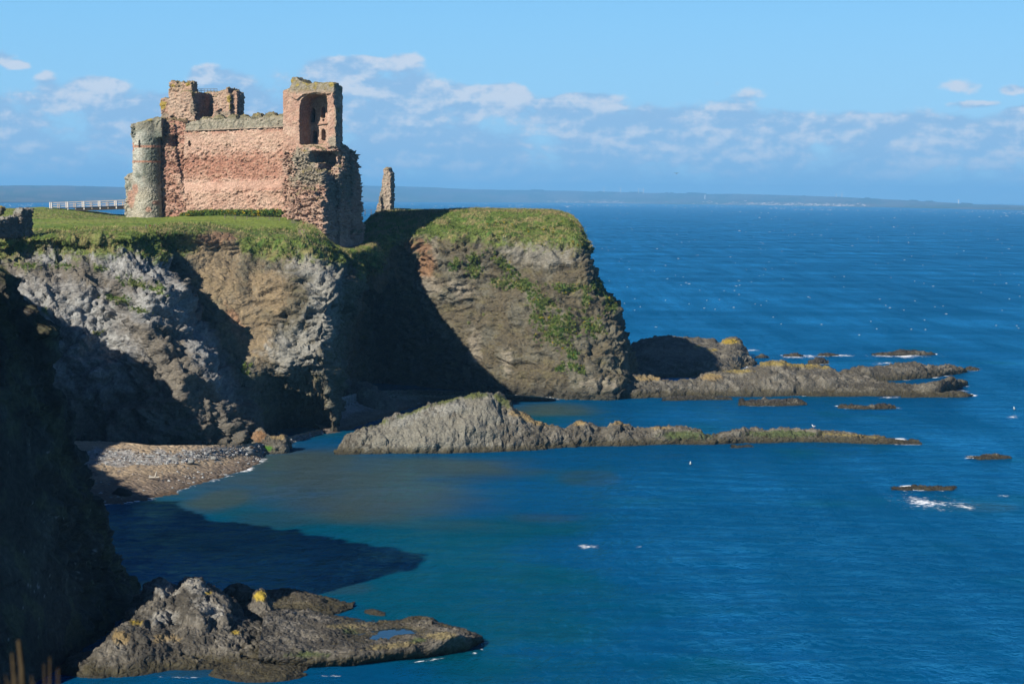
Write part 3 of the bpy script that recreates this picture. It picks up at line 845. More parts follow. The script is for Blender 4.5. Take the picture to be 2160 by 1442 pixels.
def beach(name, ctrl, seed, sandy):
    g, ts, vs = loft(ctrl, .22, [.25, .2, .25, .8])
    a, b = g.shape[:2]
    V = g.reshape(-1, 3)
    vp = np.broadcast_to(vs[None, :], (a, b)).ravel()
    V = V + np.array([0, 0, 1]) * (fbm(V * .5, 3, seed) * .12 + fbm(V * 2.5, 2, seed + 1) * .05)[:, None]
    px, py = proj(V)
    n, n2 = fbm(V * .35, 4, seed + 2), fbm(V * 3.0, 3, seed + 3)
    C = np.tile(np.array([.42, .325, .22]), (len(V), 1))
    vz = vp + n * .45
    peb = sstep(.22, .42, vz) * sstep(1.0, .8, vz) if sandy else np.ones(len(V))
    C = over(C, (.37, .37, .37), peb * (.8 + .2 * n2))
    C = over(C, (.20, .155, .12), sstep(1.28, 1.5, vz + n2 * .3) * .85)
    C = over(C, (.13, .085, .05), sstep(1.85, 2.05, vp + n * .08) * .8)
    C = C * (1 + n2[:, None] * .35)
    o = mesh_np(name, V, grid_faces(a, b), M_CLIFF, np.clip(C, .01, .9))
    tag(o, kind='structure')
    BV.append((V, vp))
    return o


beach('beach', bc, 500, True)
beach('beach', bd, 520, False)

# pebbles and cobbles lying on the sand
ico = np.array([[0, 0, 1], [1, 0, 0], [0, 1, 0], [-1, 0, 0], [0, -1, 0], [0, 0, -1]], float)
icf = np.array([[0, 1, 2], [0, 2, 3], [0, 3, 4], [0, 4, 1], [5, 2, 1], [5, 3, 2], [5, 4, 3], [5, 1, 4]])


def pebble_stuff(V, vp, n, seed):
    r = np.random.default_rng(seed)
    m = np.where((vp > .3) & (vp < .95) | (vp > .2) & (vp < 1.95) & (r.random(len(vp)) < .06))[0]
    i = r.choice(m, n)
    sz = .06 + .22 * r.random(n) ** 4
    pts = V[i] + r.normal(0, .12, (n, 3)) * [1, 1, 0]
    ang = r.random(n) * 6.28
    base = ico[None] * np.stack([sz * 1.2, sz * .9, sz * .6], -1)[:, None, :]
    x = base[..., 0] * np.cos(ang)[:, None] - base[..., 1] * np.sin(ang)[:, None]
    y = base[..., 0] * np.sin(ang)[:, None] + base[..., 1] * np.cos(ang)[:, None]
    W = np.stack([x, y, base[..., 2]], -1) + pts[:, None] + [0, 0, .02]
    c = np.where(r.random(n)[:, None] < .6, np.array([[.37, .38, .39]]), np.array([[.20, .17, .15]])) * (0.6 + .9 * r.random((n, 1)))
    Fc = (icf[None] + (np.arange(n) * 6)[:, None, None]).reshape(-1, 3)
    return W.reshape(-1, 3), Fc, np.repeat(c, 6, 0)


W1, F1, K1 = pebble_stuff(*BV[0], 3600, 5)
W2, F2, K2 = pebble_stuff(*BV[1], 2200, 6)
o = mesh_np('pebbles', np.vstack([W1, W2]), np.vstack([F1, F2 + len(W1)]), M_LEAF, np.vstack([K1, K2]), smooth=False)
tag(o, kind='stuff')


# ------------------------------------------------------------------ the sea
def axis(lo, hi, step, far_lo, far_hi, k=1.13):
    a = [lo]
    s = step
    while a[-1] > far_lo:
        s *= k
        a.append(a[-1] - s)
    b = [hi]
    s = step
    while b[-1] < far_hi:
        s *= k
        b.append(b[-1] + s)
    mid = list(np.arange(lo, hi, step))
    return np.array(sorted(a[1:]) + mid + b)


ax, ay = axis(-76, 108, .5, -26000, 26000), axis(122, 446, .45, -900, 42000)
SX, SY = np.meshgrid(ax, ay, indexing='ij')
SV = np.stack([SX.ravel(), SY.ravel(), np.zeros(SX.size)], -1)
inner = (SV[:, 0] > -80) & (SV[:, 0] < 112) & (SV[:, 1] > 118) & (SV[:, 1] < 450)
SV[inner, 2] = (fbm(np.stack([SV[inner, 0] * .12 + SV[inner, 1] * .02, SV[inner, 1] * .28, SV[inner, 0] * 0], -1), 3, 600) * .12)
px, py = proj(SV)
deep, teal, turb, reef = np.array([.000, .051, .134]), np.array([.000, .052, .083]), np.array([.040, .056, .048]), np.array([.022, .038, .045])
SC = np.tile(deep, (len(SV), 1))
sn = np.zeros(len(SV))
sn[inner] = fbm(np.stack([SV[inner, 0] * .05, SV[inner, 1] * .05, SV[inner, 0] * 0], -1), 5, 610)
tm = blobs(px, py, [(900, 1180, 340, 110, 0), (1000, 1320, 380, 140, 0), (1150, 880, 130, 30, 0), (600, 1150, 300, 100, 0), (1100, 1440, 300, 120, 0)])
SC = over(SC, teal, np.where(inner, sstep(.15, .9, tm + sn * 1.1), 0) * .9)
tu = blobs(px, py, [(640, 985, 200, 45, 0), (480, 1045, 110, 30, -15), (880, 985, 240, 32, 0), (760, 1060, 230, 45, 0), (1170, 865, 130, 18, 0), (700, 1010, 260, 40, 0), (640, 1010, 340, 60, 0), (820, 1050, 300, 50, 0)])
SC = over(SC, turb, np.where(inner, sstep(.25, .9, tu + sn * .45), 0) * .85)
sp = blobs(px, py, [(880, 960, 130, 14, 0), (1000, 1010, 120, 22, 0), (560, 1100, 120, 26, 0), (1250, 1010, 80, 20, 0), (1240, 1155, 60, 8, 0), (1420, 960, 110, 14, 0), (1150, 1090, 110, 16, 0), (2080, 1070, 80, 10, 0), (430, 1420, 160, 14, 0), (720, 1240, 80, 16, 0)])
SC = over(SC, reef, np.where(inner, sstep(.55, .95, sp + sn * .7), 0) * .4)
# surf: distance to rock waterlines rasterised on the inner grid
wl = np.vstack(WATERLINE)
i0x, i0y = np.searchsorted(ax, -76), np.searchsorted(ay, 122)
gw = np.zeros(SX.shape, np.float32)
ix = np.clip(np.searchsorted(ax, wl[:, 0]), 0, len(ax) - 1)
iy = np.clip(np.searchsorted(ay, wl[:, 1]), 0, len(ay) - 1)
gw[ix, iy] = 1


def blur(a, r):
    for axn in (0, 1):
        c = np.zeros_like(a)
        for k in range(-r, r + 1):
            c += np.roll(a, k, axn) * (1 - abs(k) / (r + 1))
        a = c / (r + 1)
    return a


near = np.minimum(blur(gw, 2).ravel() * 1.6, 1)
expo = sstep(1250, 1750, px) * sstep(1000, 900, py) * .6 + .42            # the open side gets the surf
expo = np.maximum(expo, sstep(1700, 1900, px) * .8)
wide = np.minimum(blur(gw, 5).ravel() * 2.2, 1)
fs = blobs(px, py, [(1690, 752, 85, 5, 0), (1900, 750, 95, 7, 0), (1780, 750, 30, 3, 0), (1585, 738, 22, 4, 0), (2050, 780, 22, 5, 0), (2010, 825, 60, 4, 0), (1880, 838, 40, 3, 0), (2075, 962, 50, 5, 0), (1960, 1060, 110, 18, 6), (2035, 1069, 26, 5, 8), (1240, 1152, 30, 7, 0),
                    (1345, 1153, 12, 4, 0), (2120, 1045, 20, 4, 0), (380, 1428, 60, 3, 0), (690, 1424, 30, 3, 0), (1010, 1372, 30, 4, -30), (900, 1392, 60, 3, -8), (2135, 880, 22, 5, 0), (1865, 766, 30, 4, 0), (1920, 768, 40, 3, 0), (380, 1038, 0, 0, 0)][:-1])
brk = np.zeros(len(SV))
brk[inner] = sstep(-.15, .45, fbm(np.stack([SV[inner, 0] * .16, SV[inner, 1] * .3, SV[inner, 0] * 0], -1), 3, 640))
near = near * brk
wide = wide * brk
foam = np.where(inner, near * expo * 1.15 + wide * expo * sstep(1500, 1900, px) * .5, 0)
foam = np.maximum(foam, fs * .82)
# the swash line on the beach
bw = BV[0][0][np.abs(BV[0][0][:, 2] - .03) < .05][:, :2]
gb = np.zeros(SX.shape, np.float32)
gb[np.clip(np.searchsorted(ax, bw[:, 0]), 0, len(ax) - 1), np.clip(np.searchsorted(ay, bw[:, 1]), 0, len(ay) - 1)] = 1
foam = np.maximum(foam, np.where(inner, np.minimum(blur(gb, 2).ravel() * 1.7, 1) * .8, 0))

m, t, b, pos = material('sea water')
cA = attr_col(t)
fA = t.new('ShaderNodeAttribute', attribute_name='foam').outputs['Fac']
pw = t.scale(pos, (1.25, .8, 1))
big = t.noise(t.scale(pos, (.010, .022, 1)), 1, 4, .6)
w1 = t.noise(pw, .19, 3, .5)
w2 = t.noise(pw, .55, 4, .6, .3)
w3 = t.noise(t.scale(pos, (1.5, .9, 1)), 1.7, 3, .6)
h = t.math('ADD', t.math('MULTIPLY', w1, 1.0), t.math('ADD', t.math('MULTIPLY', w2, .55), t.math('MULTIPLY', w3, .16)))
t.put(b.inputs['Normal'], t.bump(h, 1.0, 1.25))
gust = t.ss(big, .35, .68)
fn = t.noise(t.scale(pos, (.9, 1.6, 1)), 1.4, 5, .7)
fn = t.math('ADD', t.math('MULTIPLY', fn, .6), t.math('MULTIPLY', t.noise(t.scale(pos, (.35, .16, 1)), 1.0, 3, .6), .4))
fm = t.ss(t.math('ADD', fA, t.math('MULTIPLY_ADD', fn, 3.4, -2.1)), .22, .62)
fm = t.math('MULTIPLY', fm, t.ss(fA, .05, .2))
c = t.mix(t.math('MULTIPLY', gust, .35), cA, t.mix(1.0, cA, (1.5, 1.45, 1.4), 'MULTIPLY'))
bn = b.inputs['Normal'].links[0].from_socket
dif = t.new('ShaderNodeBsdfDiffuse')
t.put(dif.inputs['Color'], t.mix(fm, c, (.78, .80, .82)))
gl = t.new('ShaderNodeBsdfGlossy')
gl.inputs['Roughness'].default_value = .12
gl.inputs['Color'].default_value = (.16, .74, 1, 1)
t.put(gl.inputs['Normal'], bn)
fr = t.new('ShaderNodeFresnel')
fr.inputs['IOR'].default_value = 1.33
t.put(fr.inputs['Normal'], bn)
# a ruffled sea never reaches the mirror limit at grazing angles: the waves hide one another
k_ = t.math('MULTIPLY', t.math('MINIMUM', fr.outputs[0], .5), t.math('MULTIPLY_ADD', fm, -.9, 1.0))
k_ = t.math('MULTIPLY', k_, t.math('MULTIPLY_ADD', gust, .5, .5))
paw = t.ss(t.noise(t.scale(pos, (.11, .011, 1)), 1.0, 6, .68), .30, .70)
k_ = t.math('MULTIPLY', k_, t.math('MULTIPLY_ADD', paw, .9, .55))
ms = t.new('ShaderNodeMixShader')
t.put(ms.inputs[0], k_)
t.links.new(dif.outputs[0], ms.inputs[1])
t.links.new(gl.outputs[0], ms.inputs[2])
t.links.new(ms.outputs[0], t.nodes['Material Output'].inputs['Surface'])
t.nodes.remove(b)
M_SEA = m
sea = mesh_np('sea', SV, grid_faces(len(ax), len(ay)), M_SEA, np.clip(SC, 0, 1), raw=True, attrs={'foam': foam})
tag(sea, kind='structure')

# tide pool held by the foreground rock
pp = PZ(np.array([738, 770, 800, 826, 850, 880, 898, 880, 845, 815, 780, 750]), np.array([1328, 1318, 1317, 1318, 1317, 1321, 1334, 1346, 1351, 1353, 1350, 1340]), np.full(12, .47))
bm = bmesh.new()
bm.faces.new([bm.verts.new(q) for q in pp])
m, t, b, pos = material('pool water')
b.inputs['Base Color'].default_value = (.006, .02, .03, 1)
b.inputs['Roughness'].default_value = .05
b.inputs['IOR'].default_value = 1.33
b.inputs['Specular IOR Level'].default_value = .5
t.put(b.inputs['Normal'], t.bump(t.noise(pos, 3, 2), .3, .03))
tag(bm_obj('tide_pool_water', bm, m), kind='structure')

# whitecaps: short breaking crests standing up from the far water
r = np.random.default_rng(44)
NW = 3600
vx, vy = r.uniform(-60, 2240, NW), 430 + 330 * r.random(NW) ** 4
shore = np.interp(vx, [0, 260, 760, 1080, 1300, 1620, 1900, 2160], [429, 428.5, 427.5, 428.5, 430.5, 434.5, 440, 445])
vy = np.maximum(vy, shore + 1.0 + r.random(NW) * 6)
c0 = PZ(vx, vy, np.zeros(NW))
cl_ = fbm(np.stack([vx * .012, vy * .11, vx * 0], -1), 3, 660)
keep = (c0[:, 1] > 470) & (r.random(NW) < sstep(-.35, .45, cl_))
c0 = c0[keep]
n = len(c0)
dist = c0[:, 1]
pxm = dist / F                                     # metres per photo pixel there
wdt = np.clip((r.random(n) ** 4 * 6.0 + 1.2) * pxm, .5, 14) * .5
hgt = np.clip((r.random(n) ** 3 * .8 + .22) * pxm, .12, 1.6)
prof = np.array([[-1, 0, .02], [-.6, .0, .45], [-.15, .0, 1], [.3, .0, .7], [.7, 0, .4], [1, 0, .02]])
VV = []
ang = r.normal(0, .12, n)
for row in range(3):
    for k in range(6):
        zz = [np.full(n, -.12), prof[k, 2] * hgt * (.7 + .6 * r.random(n)), np.full(n, -.12)][row]
        yy = [0 * hgt, hgt * .7 + .1, hgt * 2.6 + .3][row]
        VV.append(np.stack([c0[:, 0] + prof[k, 0] * wdt, c0[:, 1] + prof[k, 0] * wdt * ang + yy, zz], -1))
VV = np.stack(VV, 1)
q = np.array([[k + 6 * j, k + 1 + 6 * j, k + 7 + 6 * j, k + 6 + 6 * j] for k in range(5) for j in range(2)])
FF = (q[None] + (np.arange(n) * 18)[:, None, None]).reshape(-1, 4)
M_FOAM = plain_material('foam', (.62, .66, .70), .8, .2, .08)
o = mesh_np('whitecap_foam', VV.reshape(-1, 3), FF, M_FOAM)
tag(o, kind='stuff')
HAZE = 8.5e-5
SKY_STRENGTH = .10
# ------------------------------------------------------------------ masonry
PHI = R(20)
E1, E2 = np.array([math.cos(PHI), -math.sin(PHI), 0]), np.array([math.sin(PHI), math.cos(PHI), 0])


def on_plane(pts, anchor, e2=E2):
    """photo pixels -> points on the vertical plane through the anchor point facing -e2"""
    d = ray(np.array([p[0] for p in pts]), np.array([p[1] for p in pts]))
    o = np.array([0, 0, CAM_Z])
    t = ((anchor - o) @ e2) / (d @ e2)
    return o + d * t[:, None]


def jag(pts, amp, step, seed):
    """break the edges of an outline up"""
    r = random.Random(seed)
    out = []
    n = len(pts)
    for i in range(n):
        a, b = pts[i], pts[(i + 1) % n]
        L = math.hypot(b[0] - a[0], b[1] - a[1])
        k = max(1, int(L / step))
        for j in range(k):
            f = j / k
            e = amp if j else amp * .3
            out.append((a[0] + (b[0] - a[0]) * f + r.uniform(-e, e), a[1] + (b[1] - a[1]) * f + r.uniform(-e, e)))
    return out


def prism(bm, pts, anchor, depth, e2=E2, front=0.0):
    q = on_plane(pts, anchor, e2) + e2 * front
    a = [bm.verts.new(p) for p in q]
    b = [bm.verts.new(p + e2 * depth) for p in q]
    n = len(a)
    f0 = bm.faces.new(a)
    f1 = bm.faces.new(b[::-1])
    for i in range(n):
        bm.faces.new((a[(i + 1) % n], a[i], b[i], b[(i + 1) % n]))
    bmesh.ops.triangulate(bm, faces=[f0, f1], quad_method='BEAUTY', ngon_method='EAR_CLIP')


def drum(bm, c, z0, z1, r0, r1, n=28, slant=(0, 0)):
    bot = [bm.verts.new((c[0] + math.cos(a) * r0, c[1] + math.sin(a) * r0, z0)) for a in np.linspace(0, 2 * math.pi, n, False)]
    top = [bm.verts.new((c[0] + math.cos(a) * r1, c[1] + math.sin(a) * r1, z1 + slant[0] * math.cos(a) + slant[1] * math.sin(a))) for a in np.linspace(0, 2 * math.pi, n, False)]
    bm.faces.new(bot[::-1])
    bm.faces.new(top)
    for i in range(n):
        bm.faces.new((bot[i], bot[(i + 1) % n], top[(i + 1) % n], top[i]))


def solid(name, add, cut, voxel, mat, parent, rough, colour, seed, block=1.0):
    """union of rough prisms minus cutters, remeshed, then weathered"""
    def tmp(fn):
        bm = bmesh.new()
        fn(bm)
        bmesh.ops.recalc_face_normals(bm, faces=bm.faces)
        me = bpy.data.meshes.new('t')
        bm.to_mesh(me)
        bm.free()
        o = bpy.data.objects.new('t', me)
        COL.objects.link(o)
        return o
    def bake():
        dg = bpy.context.evaluated_depsgraph_get()
        new = bpy.data.meshes.new_from_object(o.evaluated_get(dg), depsgraph=dg)
        return new

    def swap(new):
        old = o.data
        o.modifiers.clear()
        o.data = new
        bpy.data.meshes.remove(old)

    o = tmp(add)
    md = o.modifiers.new('r', 'REMESH')
    md.mode, md.voxel_size = 'VOXEL', voxel
    swap(bake())
    cut_any = False
    for fn in (cut if isinstance(cut, (list, tuple)) else [cut] if cut else []):
        bm_ = bmesh.new()
        fn(bm_)
        bm_.verts.ensure_lookup_table()
        left_, groups = set(bm_.verts), []
        while left_:
            st = [left_.pop()]
            isl_ = set(st)
            while st:
                v_ = st.pop()
                for e_ in v_.link_edges:
                    w_ = e_.other_vert(v_)
                    if w_ in left_:
                        left_.discard(w_)
                        isl_.add(w_)
                        st.append(w_)
            vs_ = sorted(isl_, key=lambda v: v.index)
            ix_ = {v: k for k, v in enumerate(vs_)}
            fs_ = [[ix_[v] for v in f.verts] for f in bm_.faces if f.verts[0] in isl_]
            groups.append(([tuple(v.co) for v in vs_], fs_))
        bm_.free()
        for vv, ff in groups:                       # one cutter at a time; a cut that eats the wall is refused
            mc = bpy.data.meshes.new('c')
            mc.from_pydata(vv, [], ff)
            b2 = bmesh.new()
            b2.from_mesh(mc)
            bmesh.ops.recalc_face_normals(b2, faces=b2.faces)
            b2.to_mesh(mc)
            b2.free()
            oc_ = bpy.data.objects.new('c', mc)
            COL.objects.link(oc_)
            n_old = len(o.data.vertices)
            cen_ = sum((v.co for v in mc.vertices), Vector()) / len(mc.vertices)
            for sol in range(5):
                mb = o.modifiers.new('b', 'BOOLEAN')
                mb.operation, mb.object, mb.solver = 'DIFFERENCE', oc_, 'EXACT'
                new = bake()
                if n_old * .8 < len(new.vertices) < n_old * 1.3:
                    swap(new)
                    cut_any = True
                    break
                bpy.data.meshes.remove(new)
                o.modifiers.clear()
                for v_ in mc.vertices:
                    v_.co = cen_ + (v_.co - cen_) * 1.013 + Vector((.011, .007, .013))
                print('cut retried', name, sol)
            bpy.data.objects.remove(oc_)
            bpy.data.meshes.remove(mc)
    if cut_any:
        md2 = o.modifiers.new('r2', 'REMESH')
        md2.mode, md2.voxel_size = 'VOXEL', voxel
        swap(bake())
    me = o.data
    V = np.empty(len(me.vertices) * 3, np.float32)
    me.vertices.foreach_get('co', V)
    V = V.reshape(-1, 3).astype(float)
    N = np.empty(len(me.vertices) * 3, np.float32)
    me.vertex_normals.foreach_get('vector', N)
    N = N.reshape(-1, 3).astype(float)
    me.calc_loop_triangles()
    T = np.empty(len(me.loop_triangles) * 3, np.int32)
    me.loop_triangles.foreach_get('vertices', T)
    T = T.reshape(-1, 3)
    mm = o.data
    bpy.data.objects.remove(o)
    bpy.data.meshes.remove(mm)
    # stones: squashed cells, some lost from the face
    L = np.stack([V @ E1, V @ E2, V[:, 2]], -1)
    f1, f2, cid = worley(L * np.array([1.6, 1.6, 2.9]) * block, seed)
    g1, g2, gid = worley(L * np.array([3.0, 3.0, 4.6]) * block, seed + 4)
    n0 = fbm(V * .35, 4, seed + 1)
    n1 = fbm(V * 1.2, 4, seed + 2)
    lost = sstep(.10, .45, n0 + n1 * .5)
    wear, rr = rough(V, L, n0, n1)
    d = wear * ((cid - .5) * .50 * (.45 + lost) + (gid - .5) * .34 + n1 * .40 * (.4 + lost) - lost * .34 - sstep(.14, .02, f2 - f1) * .14) + n0 * .12 + fbm(V * 4, 2, seed + 5) * .05
    V2 = V + N * (d * rr)[:, None]
    C = colour(V, L, n0, n1, cid, gid, N)
    ob = mesh_np(name, V2, T, mat, np.clip(C, .01, .9), parent)
    return ob


M_STONE = rock_material('ruin masonry', 5.0, .55, .15)
PINK, PALE, GREYS, MOSS, RED = np.array([.51, .28, .205]), np.array([.66, .45, .345]), np.array([.36, .33, .25]), np.array([.24, .205, .10]), np.array([.33, .15, .095])
LICH = np.array([.40, .30, .05])


def pink(V, L, n0, n1, cid, gid, N, gtop=None, gw=2.0):
    C = np.tile(PINK, (len(V), 1))
    C = over(C, PALE, sstep(-.1, .4, fbm(V * .22, 4, 901)) * .85)
    C = over(C, RED, sstep(.15, .55, fbm(V * np.array([.3, .3, .2]), 4, 903)) * .6)
    C = over(C, np.array([.50, .40, .29]), sstep(.55, .95, cid) * .45)
    C = over(C, np.array([.22, .14, .10]), sstep(.75, .98, gid) * .5)
    C = C * (1 + (gid[:, None] - .5) * .55 + (cid[:, None] - .5) * .3)
    if gtop is not None:
        g = sstep(gtop - gw, gtop + gw * .2, V[:, 2] + n1 * 1.4)
        C = over(C, GREYS * .9, g * .9)
        C = over(C, MOSS, g * sstep(0, .3, n1 + N[:, 2] * .4) * .85)
        C = over(C, LICH, g * sstep(.25, .5, n1 + n0 * .4) * .7)
    up = sstep(.35, .8, N[:, 2])
    C = over(C, MOSS, up * .75)
    return C


def zpx(py, Y, px=500):
    return float(P(px, py, Y)[2])


castle = empty('castle_ruin', P(500, 452, 332), 'roofless red sandstone castle ruin with two broken towers above the cliff', 'castle')
A_WALL = P(395, 400, 334)
WALL_L, WALL_R = on_plane([(395, 440)], A_WALL)[0], on_plane([(605, 440)], A_WALL)[0]


def wall_bands(V):
    px, py = proj(V)
    return py + (px - 400) * .035


def c_wall(V, L, n0, n1, cid, gid, N):
    C = pink(V, L, n0, n1, cid, gid, N)
    y = wall_bands(V)
    C = over(C, np.array([.58, .42, .32]), sstep(278, 290, y) * sstep(345, 315, y + n1 * 14) * .55)
    C = over(C, RED * 1.1, sstep(318, 340, y + n1 * 16) * sstep(385, 372, y) * .5)
    C = over(C, np.array([.60, .38, .29]), sstep(384, 388, y + n1 * 3) * sstep(406, 400, y) * .75)
    C = over(C, np.array([.54, .38, .28]), sstep(404, 412, y) * .5)
    return C


def r_wall(V, L, n0, n1):
    y = wall_bands(V)
    smooth = np.clip(sstep(384, 388, y) * sstep(406, 402, y) + sstep(278, 284, y) * sstep(312, 300, y) * .8, 0, 1)
    return .95 - .75 * smooth, np.ones(len(V)) * .9


def add_wall(bm):
    prism(bm, jag([(388, 276), (606, 267), (614, 474), (386, 474)], .5, 12, 1), A_WALL, 3.4)


def cut_wall(bm):
    for (x, y, w, h) in [(399, 303, 2.2, 7), (420, 338, 1.6, 6), (441, 367, 1.5, 6), (424, 295, 1.3, 4), (476, 360, 1.2, 3), (407, 342, 2, 3)]:
        prism(bm, [(x - w, y - h), (x + w, y - h * .8), (x + w, y + h), (x - w * .7, y + h * .9)], A_WALL, 2.0, front=-.8)


solid('curtain_wall', add_wall, cut_wall, .12, M_STONE, castle, r_wall, c_wall, 31)


def c_grey(V, L, n0, n1, cid, gid, N):
    C = np.tile(GREYS * .82, (len(V), 1))
    C = over(C, np.array([.42, .36, .28]), sstep(-.1, .4, n1) * .6)
    C = over(C, np.array([.16, .15, .12]), sstep(.2, .5, fbm(V * np.array([1.2, 1.2, .3]), 3, 920)) * .6)
    top = sstep(257, 247, wall_bands(V) + n1 * 4)
    C = over(C, MOSS * .8, top * .7)
    C = over(C, LICH, top * sstep(.1, .4, n1) * .6)
    return C * (1 + (gid[:, None] - .5) * .3)


def add_para(bm):
    prism(bm, jag([(391, 277), (391, 262), (402, 257), (414, 255), (424, 250), (434, 246), (441, 251), (446, 254), (452, 244), (462, 241), (471, 246), (476, 254), (481, 245), (488, 240), (496, 243), (501, 253), (507, 243),
                   (516, 240), (523, 245), (528, 252), (533, 241), (541, 237), (549, 240), (554, 250), (559, 239), (568, 235.5), (577, 238), (582, 248), (588, 240), (598, 240), (601, 269)], .9, 5, 2), A_WALL, 1.5, front=.05)


solid('parapet', add_para, None, .13, M_STONE, castle, lambda V, L, a, b: (np.full(len(V), .6), np.full(len(V), .8)), c_grey, 41)


def add_cord(bm):
    prism(bm, jag([(391, 275), (598, 266.5), (598, 269), (391, 277.5)], .25, 9, 3), A_WALL, 1.0, front=-.28)


solid('string_course', add_cord, None, .09, M_STONE, castle, lambda V, L, a, b: (np.full(len(V), .35), np.full(len(V), .5)),
      lambda V, L, n0, n1, cid, gid, N: np.tile(np.array([.42, .33, .25]), (len(V), 1)) * (1 + n1[:, None] * .3), 43)

# the round tower and the patched stair wall beside it
DC = P(311, 455, 335.5)
DR = 2.52


def c_drum(V, L, n0, n1, cid, gid, N):
    z = V[:, 2]
    px, py = proj(V)
    C = np.tile(np.array([.40, .37, .30]), (len(V), 1))
    C = over(C, np.array([.40, .42, .37]), sstep(-.1, .3, n0) * .7)
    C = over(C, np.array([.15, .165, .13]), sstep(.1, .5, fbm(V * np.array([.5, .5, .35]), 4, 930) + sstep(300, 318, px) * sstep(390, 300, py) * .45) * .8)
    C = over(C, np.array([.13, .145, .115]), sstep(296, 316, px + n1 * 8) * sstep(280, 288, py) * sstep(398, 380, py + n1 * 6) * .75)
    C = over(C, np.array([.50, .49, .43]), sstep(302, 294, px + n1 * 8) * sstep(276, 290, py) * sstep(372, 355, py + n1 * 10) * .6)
    for (y, w) in ((309, 2.2), (341, 1.8)):
        C = over(C, np.array([.42, .21, .14]), sstep(w + 1, w - .5, np.abs(py - y)) * .9)
    C = over(C, np.array([.44, .40, .30]), sstep(395, 410, py) * .6)
    C = over(C, np.array([.44, .25, .18]), sstep(.5, .8, blobs(px, py, [(330, 428, 14, 7, 0), (313, 442, 10, 8, 0), (285, 400, 9, 20, 0), (280, 310, 5, 14, 0), (276, 420, 12, 30, 0)]) + n1 * .2) * .85)
    C = over(C, GREYS * .75, sstep(284, 268, py + n1 * 8) * .8)
    C = over(C, MOSS, sstep(.3, .7, N[:, 2]) * .8)
    C = over(C, LICH, sstep(262, 250, py) * sstep(.0, .3, n1) * .8)
    return C * (1 + (gid[:, None] - .5) * .4)


def add_drum(bm):
    zb, zt = float(DC[2]) - 2.5, zpx(257, 335.5, 311)
    drum(bm, DC, zb, zpx(425, 335.5), DR * 1.13, DR * 1.0)
    drum(bm, DC, zpx(426, 335.5), zt, DR * 1.0, DR * .985, slant=(.5, 0))
    prism(bm, jag([(276, 290), (276, 262), (290, 258), (304, 255), (318, 250), (330, 246), (341, 249), (342, 290)], 1.0, 4, 9), P(310, 270, 333.6), 3.6, e2=np.array([0., 1., 0.]))
    drum(bm, DC + E1 * -2.0 + E2 * 1.6, zb, zt - .2, 1.25, 1.2, 16, slant=(.3, 0))
    prism(bm, jag([(262, 470), (263, 430), (266, 415), (263, 395), (262, 376), (268, 368), (276, 366), (290, 362), (292, 470)], 1.2, 6, 5), P(280, 420, 336.5), 2.6)
    prism(bm, jag([(268, 470), (272, 438), (280, 427), (289, 430), (291, 470)], 1.2, 6, 6), P(280, 440, 334), 2.4)


def cut_drum(bm):
    for (x, y, w, h) in [(333, 430, 8, 2.2), (326, 452, 5, 2), (284, 359, 1.5, 2.5), (281, 303, 2, 8), (290, 300, 1, 3)]:
        prism(bm, [(x - w, y - h), (x + w, y - h), (x + w, y + h), (x - w, y + h)], P(x, y, 331.3), 3.0)


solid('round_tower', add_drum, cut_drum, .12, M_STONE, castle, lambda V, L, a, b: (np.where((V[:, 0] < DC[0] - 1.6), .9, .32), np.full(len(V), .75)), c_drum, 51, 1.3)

A_LINK = A_WALL + E2 * .6


def c_link(V, L, n0, n1, cid, gid, N):
    C = pink(V, L, n0, n1, cid, gid, N)
    C = over(C, RED, sstep(-.2, .4, n0) * .6)
    C = over(C, np.array([.26, .15, .10]), sstep(.3, .8, cid) * .35)
    return over(C, MOSS * .8, sstep(256, 250, proj(V)[1] + n1 * 4) * .7)


def add_link(bm):
    prism(bm, jag([(326, 474), (326, 254), (345, 250), (352, 253), (362, 249), (374, 251), (384, 256), (393, 266), (397, 300), (399, 474)], 1.0, 7, 7), A_LINK, 5)
    prism(bm, jag([(340, 474), (340, 440), (346, 300), (346, 262), (372, 262), (374, 330), (392, 400), (395, 474)], 1.6, 8, 8), A_LINK, 2, front=-.7)


def cut_link(bm):
    prism(bm, [(358, 290), (361, 283), (367, 283), (370.5, 290), (370.5, 305), (369, 312), (360, 312), (357, 303)], A_LINK - E2 * .7, 4.6, front=-1.5)
    prism(bm, [(383, 341), (391, 340), (391, 354), (383, 355)], A_LINK - E2 * .5, 4.0, front=-1.5)
    prism(bm, [(398, 297), (402, 295), (403, 311), (398, 313)], A_LINK, 3.0, front=-3)


solid('stair_wall', add_link, cut_link, .13, M_STONE, castle, lambda V, L, a, b: (np.full(len(V), 1.5), np.full(len(V), 1.0)), c_link, 61)

# the broken gatehouse tower standing behind the parapet
A_G = P(400, 230, 343)


